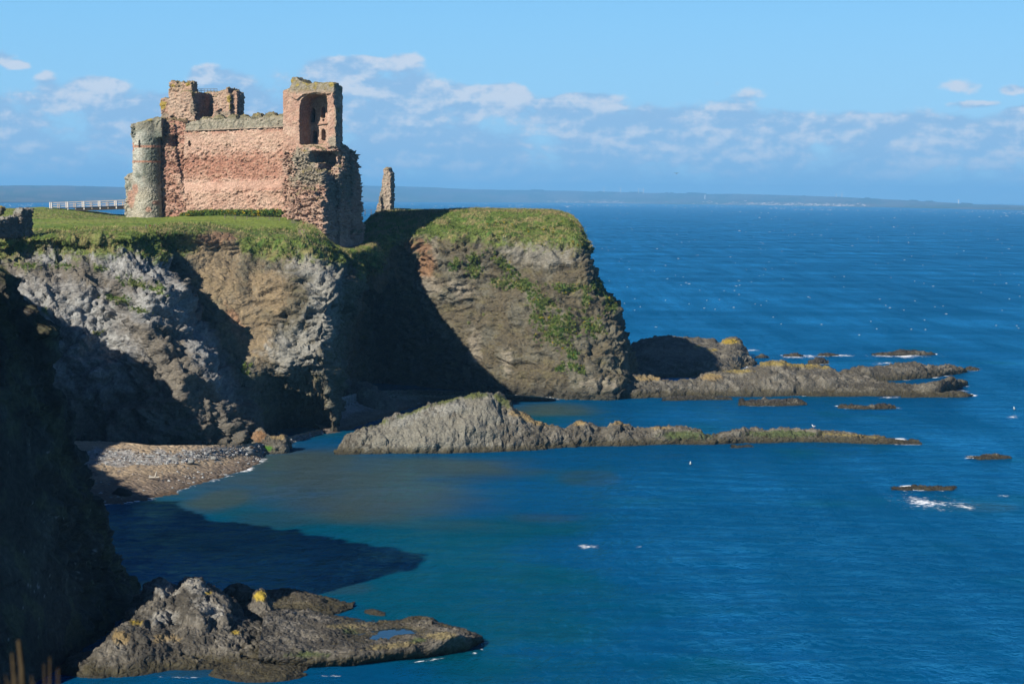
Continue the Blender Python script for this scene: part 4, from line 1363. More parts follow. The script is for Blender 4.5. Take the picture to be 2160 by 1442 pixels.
def c_gate(V, L, n0, n1, cid, gid, N):
    px, py = proj(V)
    C = pink(V, L, n0, n1, cid, gid, N)
    C = over(C, np.array([.43, .335, .245]), np.full(len(V), .6))
    C = over(C, np.array([.46, .27, .19]), sstep(.1, .4, fbm(L * np.array([1.3, .5, .16]), 3, 940)) * .55)
    C = over(C, MOSS, sstep(200, 176, py + n1 * 12) * .7 * sstep(-.3, .3, n1))
    C = over(C, LICH * .9, sstep(.45, .8, blobs(px, py, [(342, 222, 12, 14, 0), (484, 208, 7, 14, 0), (486, 225, 5, 10, 0), (408, 200, 5, 8, 0), (365, 180, 8, 5, 0), (395, 178, 6, 6, 0)]) + n1 * .4) * .9)
    C = over(C, GREYS * .7, sstep(.4, .8, blobs(px, py, [(410, 222, 14, 30, 0), (345, 245, 16, 10, 0), (470, 240, 24, 8, 0)]) + n1 * .3) * .7)
    return over(C, MOSS, sstep(.4, .8, N[:, 2]) * .8)


def add_gate(bm):
    prism(bm, jag([(331, 262), (333, 240), (332, 226), (330, 216), (332, 208), (340, 205), (350, 207), (355, 211), (357, 262)], 1.1, 5, 10), A_G, 2.5, front=1.0)
    prism(bm, jag([(354, 262), (355, 215), (355.5, 173), (362, 169.5), (369, 170), (374, 178), (377, 173), (385, 172), (390, 176), (396, 170), (403, 171), (405, 190), (406, 262)], .8, 5, 11), A_G, 2.2)
    prism(bm, jag([(384, 262), (385, 196), (392, 192), (405, 192), (410, 196), (414, 212), (418, 232), (420, 262)], 1.2, 5, 12), A_G, 3.6, front=-1.2)
    prism(bm, jag([(400, 262), (400, 191), (420, 189.5), (447, 190), (448, 262)], .5, 8, 13), A_G, 1.4, front=5.2)
    prism(bm, jag([(400, 250), (400, 194), (412, 194), (412, 250)], .8, 8, 14), A_G, 5.5, front=.5)
    prism(bm, jag([(442, 262), (443, 204), (449, 201), (456, 191), (470, 189), (471, 183.5), (475, 183.5), (476, 196), (479, 196), (480, 262)], .6, 5, 15), A_G, 4.8, front=1.0)
    prism(bm, jag([(474, 258), (475, 197), (479, 195), (481, 189), (487, 190), (488, 197), (489, 215), (488, 240), (487, 258)], .8, 5, 16), A_G, 3.0, front=2.0)
    prism(bm, jag([(418, 262), (420, 250), (440, 246), (470, 243), (486, 243), (488, 262)], 1.4, 6, 17), A_G, 3.0, front=1.4)


def cut_gate(bm):
    prism(bm, [(446, 208), (449, 208), (449, 220), (446, 220)], A_G, 3, front=-.5)
    prism(bm, [(455, 231), (462, 229), (462, 246), (454, 248)], A_G, 2.5, front=-1)
    prism(bm, [(359, 247), (364, 243), (371, 248), (366, 252), (359, 252)], A_G, 2.5, front=-1)


solid('gatehouse_tower', add_gate, cut_gate, .13, M_STONE, castle, lambda V, L, a, b: (np.full(len(V), .85), np.full(len(V), .85)), c_gate, 71)
M_IRON = plain_material('grey iron', (.16, .17, .18), .6)
bm = bmesh.new()
rp = on_plane([(404, 188.5), (458, 187.5), (404, 192), (458, 191)], A_G + E2 * 3.2)
for a, b in ((0, 1), (2, 3)):
    add_tube(bm, rp[a], rp[b], .045, None, 5)
for f in np.linspace(0, 1, 9):
    p0 = lerp(rp[0], rp[1], f)
    add_tube(bm, p0 + np.array([0, 0, .03]), p0 - np.array([0, 0, 1.0]), .04, None, 5)
bm_obj('railing', bm, M_IRON, castle)

# the east tower, split open towards the sea
A_T = P(690, 480, 321)


def c_east(V, L, n0, n1, cid, gid, N):
    px, py = proj(V)
    C = pink(V, L, n0, n1, cid, gid, N)
    C = over(C, np.array([.50, .36, .27]), np.full(len(V), .35))
    C = over(C, GREYS * .85, sstep(.3, .7, blobs(px, py, [(645, 345, 34, 34, 0), (655, 375, 50, 22, 0), (705, 400, 22, 40, 0), (630, 330, 14, 20, 0), (735, 370, 16, 60, 0), (705, 300, 14, 16, 0), (712, 245, 8, 60, 0)]) + n1 * .45) * .85)
    C = over(C, np.array([.40, .27, .20]), sstep(.35, .75, blobs(px, py, [(650, 430, 50, 50, 0)]) + n1 * .4) * .5)
    g = sstep(205, 184, py + n1 * 10) * sstep(600, 616, px)
    C = over(C, GREYS * .8, g * .9)
    C = over(C, MOSS * 1.05, g * sstep(-.2, .25, n1) * .8)
    C = over(C, LICH, g * sstep(.2, .45, n1) * .7)
    C = over(C, LICH * .8, sstep(.6, .9, blobs(px, py, [(714, 232, 5, 10, 0), (640, 363, 5, 4, 0), (722, 393, 4, 5, 0), (640, 318, 12, 4, 0)]) + n1 * .3) * .7)
    return over(C, MOSS * .9, sstep(.45, .85, N[:, 2]) * .7)


def r_east(V, L, n0, n1):
    px, py = proj(V)
    rub = np.clip(sstep(300, 330, py) * sstep(520, 488, py) + sstep(624, 632, px) * sstep(320, 300, py) * 0, 0, 1)
    rub = rub * (1 - .7 * sstep(.3, .6, blobs(px, py, [(672, 335, 24, 24, 0), (706, 336, 18, 18, 0)])))
    inside = sstep(.35, .6, blobs(px, py, [(672, 250, 24, 70, 0)])) * sstep(308, 300, py)
    return .35 + rub * 1.35 - inside * .2, .8 + rub * .55


def add_east(bm):
    # upper storeys: the wall left of the opening, the back, the right pier and the crown over it
    prism(bm, jag([(596.5, 474), (596.5, 190), (602, 189), (612, 186), (613, 330), (616, 474)], .35, 14, 20), A_T, 12)
    prism(bm, jag([(610, 480), (611, 190), (615, 168), (619, 163.5), (629, 165), (634, 172), (642, 175), (652, 177), (664, 172), (676, 175), (688, 174), (700, 176), (707, 175),
                   (708, 190), (706, 204), (702, 212), (704, 232), (708, 250), (706, 272), (708, 292), (709, 315), (709, 480)], .9, 5, 21), A_T, 1.7)
    prism(bm, jag([(610, 480), (611, 190), (615, 168), (619, 165), (629, 166), (634, 173), (652, 178), (664, 174), (676, 176), (692, 176), (698, 178),
                   (698, 300), (698, 480)], .9, 5, 121), A_T, 3.2, front=1.5)
    prism(bm, jag([(690, 310), (694, 270), (692, 225), (697, 204), (704, 198), (707, 214), (711, 236), (712, 262), (709, 280), (712, 300), (712, 312)], 1.6, 5, 122), A_T, 1.0, front=-.5)
    prism(bm, jag([(617, 190), (614, 168), (619, 162), (628, 163), (633, 170), (642, 175), (653, 178), (664, 172), (677, 176), (690, 173), (706, 174), (707, 196), (690, 199), (660, 196), (640, 200), (628, 212), (616, 205)], 1.4, 5, 123), A_T, 2.2, front=-.35)
    # the thin back wall of the vault, closing behind
    prism(bm, [(620, 480), (620, 182), (706, 182), (706, 480)], A_T + E2 * 4.2, 2.2)
    prism(bm, [(640, 480), (640, 200), (694, 200), (694, 480)], A_T + E2 * 6, 3.0)
    # lower block stepping down to the sea side
    prism(bm, jag([(612, 530), (612, 300), (698, 297), (706, 306), (714, 316), (718, 540), (612, 540)], .8, 6, 22), A_T, 4.0)
    prism(bm, jag([(640, 540), (640, 300), (696, 302), (704, 309), (709, 540)], .9, 6, 23), A_T, 2.8, front=3.6)
    prism(bm, jag([(640, 540), (640, 312), (700, 313), (709, 321), (712, 540)], .9, 6, 24), A_T, 2.2, front=6.0)
    prism(bm, jag([(640, 540), (640, 330), (700, 330), (707, 342), (709, 380), (712, 540)], .9, 6, 25), A_T, 1.8, front=8.0)
    prism(bm, jag([(640, 540), (640, 372), (699, 366), (704, 390), (706, 440), (710, 540)], .9, 6, 26), A_T, 1.8, front=9.5)
    # the fallen core spilling forward at the left
    prism(bm, jag([(606, 505), (607, 420), (611, 380), (617, 362), (622, 330), (630, 316), (640, 310), (660, 308), (672, 311), (681, 318), (684, 345), (688, 380), (689, 430), (690, 510)], 1.1, 6, 27), A_T + E2 * -2.2, 4)
    prism(bm, jag([(610, 510), (612, 430), (620, 385), (632, 362), (660, 358), (676, 362), (684, 390), (687, 440), (688, 515)], 1.3, 6, 28), A_T + E2 * -4.2, 4)
    prism(bm, jag([(603, 500), (606, 450), (616, 420), (640, 395), (664, 400), (679, 430), (684, 512)], 1.4, 6, 29), A_T + E2 * -5.6, 4)
    # plinth
    prism(bm, jag([(670, 545), (672, 492), (719, 492), (719, 545)], .3, 8, 30), A_T, 9.6, front=-.4)


def cut_east1(bm):
    # the big arched vault and the lower broken one
    arch = [(633, 306), (631, 270), (632, 226), (635, 212), (641, 204), (652, 200), (666, 198.5), (680, 200), (688, 203), (690, 214), (691, 240), (692, 304)]
    prism(bm, arch, A_T, 5.8, front=-1.5)
    prism(bm, [(650, 343), (649, 326), (653, 320), (666, 317.5), (680, 319), (689, 323), (689, 343.5)], A_T - E2 * 2.2, 9.6, front=-4.3)
    prism(bm, [(671, 344), (687, 344), (686, 361), (673, 361.5)], A_T - E2 * 2.2, 9.4, front=-4.35)
    for (x, y, w, h) in [(618, 392, 3.5, 4), (612, 425, 4, 3), (616, 365, 2, 8)]:
        prism(bm, [(x - w, y - h), (x + w, y - h * .7), (x + w * .8, y + h), (x - w * .8, y + h * .8)], A_T - E2 * 4.0, 6, front=-3)
    for (x, y) in [(709, 509), (748, 509), (700, 462), (735, 462), (722, 491)]:
        prism(bm, [(x - 1, y - 2.2), (x + 1, y - 2.2), (x + 1, y + 2.2), (x - 1, y + 2.2)], A_T, 2, front=-1.2)


def cut_east2(bm):
    # windows through the back of the vault, the broken room at the right
    for (x, y0, y1, w) in [(659.5, 227, 258, 4.6), (681.5, 224, 249, 4.0), (663, 275, 302, 4.8), (682, 272, 296, 4.0), (681.5, 251, 256, 2.2), (682, 298, 302, 2.2)]:
        prism(bm, [(x - w, y1), (x + w, y1), (x + w, y0 + w * 1.3), (x + w * .6, y0 + w * .35), (x, y0), (x - w * .6, y0 + w * .35), (x - w, y0 + w * 1.3)], A_T + E2 * 4.25, 4.3, front=-.3)
    prism(bm, [(687, 352), (688, 322), (704, 318), (722, 318), (721, 353)], A_T, 3, front=-1.7)


def cut_east3(bm):
    prism(bm, [(706, 350), (706, 330), (709, 325), (714, 330), (714, 351)], A_T, 2.2, front=.6)


solid('east_tower', add_east, [cut_east1, cut_east2, cut_east3], .12, M_STONE, castle, r_east, c_east, 81)
# string courses inside the vault
bm = bmesh.new()
for (x0, y0, x1, y1) in [(634, 259, 668, 260.5), (668, 263, 691, 259.5)]:
    q = on_plane([(x0, y0 - 1.3), (x1, y1 - 1.3), (x1, y1 + 1.3), (x0, y0 + 1.3)], A_T + E2 * 3.85)
    prism(bm, [(x0, y0 - 1.3), (x1, y1 - 1.3), (x1, y1 + 1.3), (x0, y0 + 1.3)], A_T + E2 * 4.0, .5)
bmesh.ops.recalc_face_normals(bm, faces=bm.faces)
bm_obj('vault_string_course', bm, plain_material('vault ledge stone', (.36, .22, .16), .9), castle)

# ------------------------------------------------------------------ the other ruins
A_P = P(812, 440, 352)
E2P = np.array([math.sin(R(-20)), math.cos(R(-20)), 0])


def c_pillar(V, L, n0, n1, cid, gid, N):
    px, py = proj(V)
    C = np.tile(np.array([.40, .33, .26]), (len(V), 1))
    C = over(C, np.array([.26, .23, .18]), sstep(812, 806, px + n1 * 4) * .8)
    C = over(C, np.array([.46, .30, .23]), sstep(.1, .5, n1) * .5)
    return over(C, MOSS, sstep(362, 354, py) * .6) * (1 + (gid[:, None] - .5) * .4)


solid('ruined_pillar', lambda bm: (prism(bm, jag([(796, 452), (799, 425), (803, 400), (806, 378), (809, 358), (813, 352.5), (818, 353), (820, 360), (824, 365), (824.5, 400), (823, 452)], .7, 6, 40), A_P, 1.9),
                                   prism(bm, jag([(794.5, 452), (798, 435), (803, 412), (807, 425), (809, 452)], .6, 6, 41), A_P, 1.2, front=-.7)),
      None, .12, M_STONE, None, lambda V, L, a, b: (np.full(len(V), .8), np.full(len(V), .8)), c_pillar, 91)
tag(bpy.data.objects['ruined_pillar'], 'lone tapering pillar of broken masonry standing on the skyline right of the castle', 'ruin')

A_D = P(40, 480, 257)
E2D = np.array([math.sin(R(55)), math.cos(R(55)), 0])
E2D2 = np.array([-math.sin(R(62)), math.cos(R(62)), 0])


def c_dove(V, L, n0, n1, cid, gid, N):
    C = np.tile(np.array([.17, .165, .145]), (len(V), 1))
    C = over(C, np.array([.36, .35, .30]), sstep(.0, .4, n1 + N[:, 2] * .5) * .6)
    return over(C, np.array([.22, .17, .13]), sstep(.6, .9, cid) * .6)


def add_dove(bm):
    prism(bm, jag([(-40, 502), (-40, 470), (-15, 466), (5, 463), (14, 458), (22, 456.5), (36, 455), (45, 456), (58, 454), (58, 502)], .8, 4, 50), P(40, 480, 254.5), 1.1, e2=E2D2)
    prism(bm, jag([(40, 502), (41, 447), (44, 440.5), (52, 439.5), (60, 440), (68.5, 439.5), (68, 460), (66, 480), (69, 502)], .7, 4, 51), P(60, 480, 256), 1.2, e2=np.array([math.sin(R(-62)), math.cos(R(-62)), 0]), front=-.2)


solid('ruined_dovecot', add_dove, None, .11, M_STONE, None, lambda V, L, a, b: (np.full(len(V), 1.1), np.full(len(V), .8)), c_dove, 95, 1.3)
tag(bpy.data.objects['ruined_dovecot'], 'low dark rubble wall ruin stepped up at its right end on the near field edge', 'ruin')
A_S = P(0, 440, 300)
solid('ruined_stump', lambda bm: prism(bm, jag([(-16, 452), (-15, 437), (-6, 435), (0, 435), (3, 437.5), (3.5, 442), (2, 452)], .5, 4, 52), A_S, 1.0), None, .11, M_STONE, None,
      lambda V, L, a, b: (np.full(len(V), 1.), np.full(len(V), .6)), lambda V, L, n0, n1, cid, gid, N: over(np.tile(np.array([.14, .12, .09]), (len(V), 1)), LICH, sstep(437.5, 436, proj(V)[1])), 97)
tag(bpy.data.objects['ruined_stump'], 'stump of dark masonry with yellow lichen cut by the left edge of the picture', 'ruin')

# ------------------------------------------------------------------ the footbridge
M_RAIL = plain_material('weathered white timber', (.70, .68, .66), .6, .2, .12, 3)
M_RAIL2 = plain_material('grey timber rail', (.50, .43, .36), .7, .2, .2, 3)
M_DARK = plain_material('dark tarred timber', (.035, .033, .03), .8)
YB = 349.0
bridge = empty('footbridge', P(185, 447, YB), 'timber footbridge with pale posts and rails leading to the castle gate', 'bridge')
bm = bmesh.new()
dk = [P(x, y, YB + .8) for x, y in ((96, 444.0), (290, 436.3))]
mid = (dk[0] + dk[1]) / 2
dl = np.linalg.norm(dk[1] - dk[0])
tilt = math.atan2(dk[1][2] - dk[0][2], dk[1][0] - dk[0][0])


def beam(bm, a, b, sy, sz):
    a, b = Vector([float(x) for x in a]), Vector([float(x) for x in b])
    q = (b - a).to_track_quat('X', 'Z').to_matrix().to_4x4()
    bmesh.ops.create_cube(bm, size=1, matrix=Matrix.Translation((a + b) / 2) @ q @ Matrix.Diagonal(((b - a).length, sy, sz, 1)))


beam(bm, dk[0] + [0, 0, .28], dk[1] + [0, 0, .28], 1.9, .10)
for s in (-.7, .7):
    beam(bm, lerp(dk[0], dk[1], .33) + [0, s, -.06], dk[1] + [0, s, -.06], .22, .56)
bm_obj('deck', bm, M_DARK, bridge)
for s, dx in ((0.0, 0.0), (1.6, -3.5)):
    for k, (x, y0, y1) in enumerate([(108.5, 426.5, 444), (142.7, 425.5, 443.2), (176.8, 424.3, 442.2), (210.8, 423.2, 441.2), (245, 422.3, 440), (279, 421.3, 438.8)]):
        bm = bmesh.new()
        a, b = P(x + dx, y0, YB + s), P(x + dx + .7, y1 - s * 1.2, YB + s)
        beam(bm, a, b, .20, .20)
        bm_obj('post', bm, M_RAIL, bridge)
    for k, (x, y0, y1) in enumerate([(125.4, 429.3, 443), (159.5, 428, 442), (193.8, 426.8, 441), (227.8, 425.8, 440.3), (261.8, 424.6, 439)]):
        bm = bmesh.new()
        beam(bm, P(x + dx, y0, YB + s), P(x + dx + .2, y1 - s * 1.2, YB + s), .11, .13)
        bm_obj('baluster', bm, M_RAIL2, bridge)
    for (y0, y1) in ((427.8, 421.6), (432, 426.2), (436.5, 431.2)):
        bm = bmesh.new()
        beam(bm, P(108 + dx, y0, YB + s + .12), P(284 + dx, y1, YB + s + .12), .07, .12)
        bm_obj('rail', bm, M_RAIL2, bridge)

# ------------------------------------------------------------------ fences, signs
M_POST = plain_material('grey fence post', (.20, .17, .13), .8)
M_WIRE = plain_material('fence wire', (.22, .22, .21), .5)


def fence(pix, label, hgt):
    tops = [P(x, y, Y) for (x, y, Y) in pix]
    root = empty('wire_fence', tops[0] - np.array([0, 0, hgt]), label, 'fence')
    for p in tops:
        bm = bmesh.new()
        add_tube(bm, p - np.array([0, 0, hgt + .3]), p, .065, .055, 6)
        bm_obj('post', bm, M_POST, root)
    bm = bmesh.new()
    for a, b in zip(tops[:-1], tops[1:]):
        for f in (.08, .40, .72):
            add_tube(bm, a - np.array([0, 0, hgt * f]), b - np.array([0, 0, hgt * f]), .012, None, 4)
    bm_obj('wires', bm, M_WIRE, root)
    return root


fence([(75, 489, 262), (127, 486, 262), (240, 483, 261), (262, 480.5, 263), (286, 478, 264), (346, 471, 276), (375, 470, 277), (399, 470, 278), (424, 471, 279), (450, 471.5, 280), (478, 473, 281),
       (506, 475, 282), (534, 478, 284), (562, 482, 285), (590, 485, 286), (608, 487.5, 287)], 'wire fence on thin posts along the near cliff edge of the field', 1.0)
fence([(474, 452, 318), (496, 454, 317), (521, 455.5, 316), (544, 456, 315), (568, 457.5, 314), (590, 459, 312)], 'short wire fence in front of the gorse bank under the curtain wall', 1.0)
fence([(616, 463, 307), (618.5, 464.5, 306), (621, 466, 305), (623.5, 468, 304), (625, 469, 303)], 'close set dark fence posts beside the sandy path', 1.1)
fence([(770, 441, 353), (783, 441, 353), (797, 441, 353), (828, 440.5, 353), (841, 440.5, 353), (853, 440.5, 353), (866, 440.5, 352), (880, 440, 352), (895, 440, 352), (914, 440, 350), (937, 439.5, 350), (949, 440, 350),
       (1000, 440, 349), (1060, 440, 349), (1117, 440.5, 348), (1140, 440.5, 348), (1164, 439.5, 348)], 'wire fence on the skyline of the grassy mound', 1.0)
M_SIGN = plain_material('dull red sign', (.16, .03, .022), .6)
for (x, y, Y, lab) in [(316.5, 475.5, 266, 'dark red notice board between two posts near the cliff edge of the field'), (943.5, 441.3, 349.5, 'red notice board between two posts on the skyline of the mound')]:
    c = P(x, y, Y)
    root = empty('notice_board', c - np.array([0, 0, .9]), lab, 'sign')
    bm = bmesh.new()
    add_box(bm, c, (.34, .05, .16))
    bm_obj('panel', bm, M_SIGN, root)
    for s in (-8.5, 9.5) if x < 500 else (-5.5, 6):
        bm = bmesh.new()
        p = P(x + s, y - 1, Y)
        add_tube(bm, p - np.array([0, 0, 1.0]), p + np.array([0, 0, .08]), .075, .07, 6)
        bm_obj('post', bm, M_POST, root)
c = P(640.3, 475, 303)
bm = bmesh.new()
add_tube(bm, c - np.array([0, 0, .4]), c + np.array([0, 0, .36]), .075, .06, 8)
bmesh.ops.create_uvsphere(bm, u_segments=8, v_segments=6, radius=.075, matrix=Matrix.Translation(Vector(c) + Vector((0, 0, .38))))
tag(bm_obj('marker_post', bm, plain_material('red marker', (.40, .05, .04), .6)), 'short red marker post on the sandy path by the broken tower', 'post')

# ------------------------------------------------------------------ gulls
M_GULL = plain_material('gull white', (.80, .80, .80), .7, .2, .06, 20)
M_GREYW = plain_material('gull grey wing', (.40, .42, .45), .7, .2, .1, 20)
M_BILL = plain_material('gull bill and legs', (.60, .24, .12), .6)


def ell(bm, c, r_, rot=0.0, pitch=0.0, n=12):
    m = Matrix.Translation(Vector([float(x) for x in c])) @ Matrix.Rotation(rot, 4, 'Z') @ Matrix.Rotation(pitch, 4, 'Y') @ Matrix.Diagonal((*r_, 1))
    bmesh.ops.create_uvsphere(bm, u_segments=n, v_segments=8, radius=1, matrix=m)


def gull(foot, s, heading, label, legs=True, swim=False, wings=M_GREYW):
    root = empty('gull', foot, label, 'bird', 'gulls around the bay')
    bm = bmesh.new()
    h = .0 if swim else .13
    body = [((0, 0, .16), (.21, .10, .095), -.15), ((.15, 0, .27), (.07, .055, .10), .5), ((.20, 0, .36), (.068, .055, .055), 0), ((-.20, 0, .17), (.14, .05, .035), .06)]
    for c, r_, p in body:
        ell(bm, (c[0], c[1], c[2] + h), r_, 0, p)
    b = bm_obj('body', bm, M_GULL, None, True)
    rm = b.modifiers.new('r', 'REMESH')
    rm.mode, rm.voxel_size, rm.use_smooth_shade = 'VOXEL', .02, True
    parts = [b]
    for sgn in (-1, 1):
        bm = bmesh.new()
        ell(bm, (-.06, sgn * .085, .185 + h), (.22, .03, .065), sgn * -.06, .06)
        parts.append(bm_obj('wing', bm, wings, None, True))
        if legs and not swim:
            bm = bmesh.new()
            add_tube(bm, (.0, sgn * .045, 0), (.0, sgn * .045, .16 + h * .3), .012, None, 5)
            add_box(bm, (.03, sgn * .045, .008), (.07, .05, .012))
            parts.append(bm_obj('leg', bm, M_BILL, None))
    bm = bmesh.new()
    add_tube(bm, (.25, 0, .355 + h), (.34, 0, .34 + h), .02, .005, 6)
    parts.append(bm_obj('bill', bm, M_BILL, None))
    for p in parts:
        p.parent = root
    root.scale = (s, s, s)
    root.rotation_euler = (0, 0, heading)
    return root


def rock_top(px, Y, obj, z_fallback):
    ob = bpy.data.objects[obj]
    me = ob.data
    a = np.empty(len(me.vertices) * 3, np.float32)
    me.vertices.foreach_get('co', a)
    a = a.reshape(-1, 3)
    x = (px - 1080) / F * Y
    m = (np.abs(a[:, 0] - x) < .25) & (np.abs(a[:, 1] - Y) < .6)
    return float(a[m][:, 2].max()) if m.any() else z_fallback


def on_skyline(px, obj, win=2.0):
    """highest seen point of an object near the picture column px"""
    ob = bpy.data.objects[obj]
    me = ob.data
    a = np.empty(len(me.vertices) * 3, np.float32)
    me.vertices.foreach_get('co', a)
    a = a.reshape(-1, 3).astype(float)
    qx, qy = proj(a)
    m = np.where(np.abs(qx - px) < win)[0]
    return a[m[np.argmin(qy[m])]]


gull(on_skyline(961, 'foreshore_rock'), 1.0, R(15), 'white gull facing right on the tip of the nearest rock')
gull(on_skyline(906, 'foreshore_rock'), .85, R(110), 'grey white gull on the nearest rock, standing left of the other gull', wings=M_GREYW)
gull(on_skyline(1716, 'rock_islet', 1.2) + np.array([0, 0, -.02]), 1.0, R(170), 'white gull on the low weedy tail of the islet')
gull(PZ(392, 977, 1.35), 1.1, R(60), 'pale gull standing on the shingle beach below the lichened cliff')
gull(PZ(1302, 832, .7), 1.4, R(90), 'white gull at the foot of the far cliff')
gull(PZ(1456, 980, 0) + np.array([0, 0, -.05]), 1.15, R(80), 'white gull swimming alone in the bay in front of the islet', swim=True)
gull(PZ(2139, 864, 0) + np.array([0, 0, -.05]), 1.3, R(80), 'white gull swimming near the right edge beyond the reefs', swim=True)
# the bird on the wing
fb_ = P(1427, 366, 420)
root = empty('gull', fb_, 'dark bird flying low over the sea against the far sky', 'bird')
bm = bmesh.new()
ell(bm, (0, 0, 0), (.12, .26, .08))
M_DKB = plain_material('dark bird', (.06, .06, .065), .8)
b = bm_obj('body', bm, M_DKB, None, True)
b.parent = root
for sgn in (-1, 1):
    bm = bmesh.new()
    vs_ = [bm.verts.new(q) for q in [(0, .12, 0), (0, -.10, 0), (sgn * .34, -.08, .16), (sgn * .62, -.10, .04), (sgn * .34, .10, .17)]]
    f = bm.faces.new([vs_[0], vs_[1], vs_[2], vs_[3], vs_[4]])
    ex = bmesh.ops.extrude_face_region(bm, geom=[f])
    bmesh.ops.translate(bm, verts=[v for v in ex['geom'] if isinstance(v, bmesh.types.BMVert)], vec=(0, 0, .03))
    q = bm_obj('wing', bm, M_DKB, None)
    q.parent = root
# driftwood and stones on the beach
M_WOOD = plain_material('bleached driftwood', (.55, .50, .42), .8)
bm = bmesh.new()
a = PZ(325, 1008, 1.0)
add_tube(bm, a + np.array([-.6, 0, .08]), a + np.array([.55, .15, .10]), .13, .09, 7)
add_tube(bm, a + np.array([.1, .05, .1]), a + np.array([.25, .2, .75]), .10, .05, 6)
tag(bm_obj('driftwood', bm, M_WOOD), 'pale driftwood branch lying on the sand of the beach', 'driftwood')
for k, (x, y, z, s, lab) in enumerate([(362, 973, 1.45, .75, 'large rounded grey boulder on the shingle at the top of the sunlit beach'), (400, 975, 1.4, .45, 'small pale boulder beside the gull on the shingle'),
                                       (257, 1040, .5, .85, 'dark boulder at the water edge of the shaded beach'), (450, 967, 1.2, .4, 'small flat boulder near the weedy point of the beach'), (520, 953, .9, .8, 'grey boulder against the bright green algae')]):
    c = PZ(x, y, z)
    bm = bmesh.new()
    bmesh.ops.create_icosphere(bm, subdivisions=3, radius=1)
    v = np.array([q.co[:] for q in bm.verts])
    dsp = 1 + fbm(v * 1.1 + k * 7, 3, 950) * .35
    for q, d in zip(bm.verts, dsp):
        q.co = Vector((q.co.x * s * d * 1.2 + c[0], q.co.y * s * d + c[1], q.co.z * s * d * .62 + c[2] + s * .1))
    tag(bm_obj('boulder', bm, plain_material('boulder stone', (.05, .048, .045) if k == 2 else (.30, .30, .28), .9, .2, .35, 3), None, True), lab, 'boulder')
# ------------------------------------------------------------------ the far shore
hx = np.arange(-240, 2420, 2.0)
shore = np.interp(hx, [-240, 0, 260, 760, 1080, 1300, 1620, 1900, 2160, 2420], [428.5, 428, 427.2, 426, 427.3, 429.3, 433.2, 438, 443.5, 449])
topy = np.interp(hx, [-240, 0, 130, 190, 260, 500, 760, 830, 900, 1000, 1100, 1200, 1300, 1360, 1500, 1600, 1700, 1800, 1950, 2050, 2160, 2420],
                 [391, 392, 391, 393, 394.5, 392, 392, 393, 395, 399.5, 401, 402.5, 405, 407, 408.5, 410, 413, 417, 424.5, 430, 434, 444])
h1 = np.stack([hx * .011, hx * 0, hx * 0], -1)
topy = topy + fbm(h1, 4, 700) * 1.6
wood = sstep(.12, .2, fbm(h1 * 2.2, 3, 705)) * (sstep(1000, 1100, hx) * .8 + .2)
S0 = PZ(hx, shore, np.zeros_like(hx))
rows = [S0 + [0, -6, -3], S0]
ys = S0[:, 1]
for fr, dd in ((.10, 300), (.22, 700), (.35, 1100), (.5, 1600), (.64, 2100), (.78, 2600), (.9, 3100), (1.0, 3600)):
    yy = shore + (topy - shore) * fr + (fbm(h1 * 3 + fr * 9, 3, 710) * 1.2 if fr < .95 else 0)
    rows.append(P(hx, yy, ys + dd))
rows.append(P(hx, topy - wood * 1.8, ys + 3650))
rows.append(P(hx, topy + 2, ys + 4200))
rows.append(P(hx, topy + 14, ys + 6000))
HG = np.stack(rows, 1)
hv = HG.reshape(-1, 3)
hpx, hpy = np.repeat(hx, HG.shape[1]), proj(hv)[1]
fld1, fld2, fid = worley(np.stack([hpx * .018, hpy * .16, hpx * 0], -1), 71)
HC_ = np.tile(np.array([.075, .10, .09]), (len(hv), 1))
HC_ = over(HC_, (.16, .14, .11), (fid > .62) * .7)
HC_ = over(HC_, (.06, .10, .05), (fid < .3) * .7)
HC_ = over(HC_, (.03, .045, .03), np.tile((np.arange(HG.shape[1]) >= 9)[None], (len(hx), 1)).ravel() * np.repeat(wood, HG.shape[1]) * .9)
M_HILL = rock_material('far hills', .004, .0)
hills = mesh_np('hills', hv, grid_faces(*HG.shape[:2]), M_HILL, HC_)
tag(hills, kind='structure')

# the far town: a sprinkle of pale houses along the shore
r = np.random.default_rng(3)
tx = np.concatenate([r.normal(1195, 22, 110), r.normal(1285, 18, 70), r.uniform(1130, 1345, 30), r.normal(1620, 70, 150), r.normal(1740, 40, 70), r.uniform(1480, 1850, 40), r.uniform(300, 1000, 22)])
ty = np.interp(tx, hx, shore) - .6 - np.abs(r.normal(0, 2.6, len(tx)))
bmv, bmf, bmc = [], [], []
box = np.array([[-1, -1, 0], [1, -1, 0], [1, 1, 0], [-1, 1, 0], [-1, -1, 1], [1, -1, 1], [1, 1, 1], [-1, 1, 1], [-1, 0, 1.5], [1, 0, 1.5]], float)
bf = [[0, 1, 5, 4], [1, 2, 6, 5], [2, 3, 7, 6], [3, 0, 4, 7], [4, 5, 9, 8], [6, 7, 8, 9], [5, 6, 9, 9], [7, 4, 8, 8]]
for k in range(len(tx)):
    d0 = np.interp(tx[k], hx, ys) + 60 + (np.interp(tx[k], hx, shore) - ty[k]) * 130
    c = P(tx[k], ty[k], d0)
    pm = d0 / F
    s = np.array([(1.0 + 2.2 * r.random() ** 2) * pm, 6, (.6 + .6 * r.random()) * pm])
    V_ = box * s + c - [0, 0, s[2] * .5]
    bmv.append(V_)
    bmf += [[i + 10 * k for i in f] for f in bf]
    wc = (.85, .80, .76) if r.random() < .72 else (.55, .36, .28)
    bmc.append(np.tile(np.array(wc) * (.8 + .25 * r.random()), (10, 1)))
tri = []
for f in bmf:
    tri.append([f[0], f[1], f[2]])
    if f[3] != f[2]:
        tri.append([f[0], f[2], f[3]])
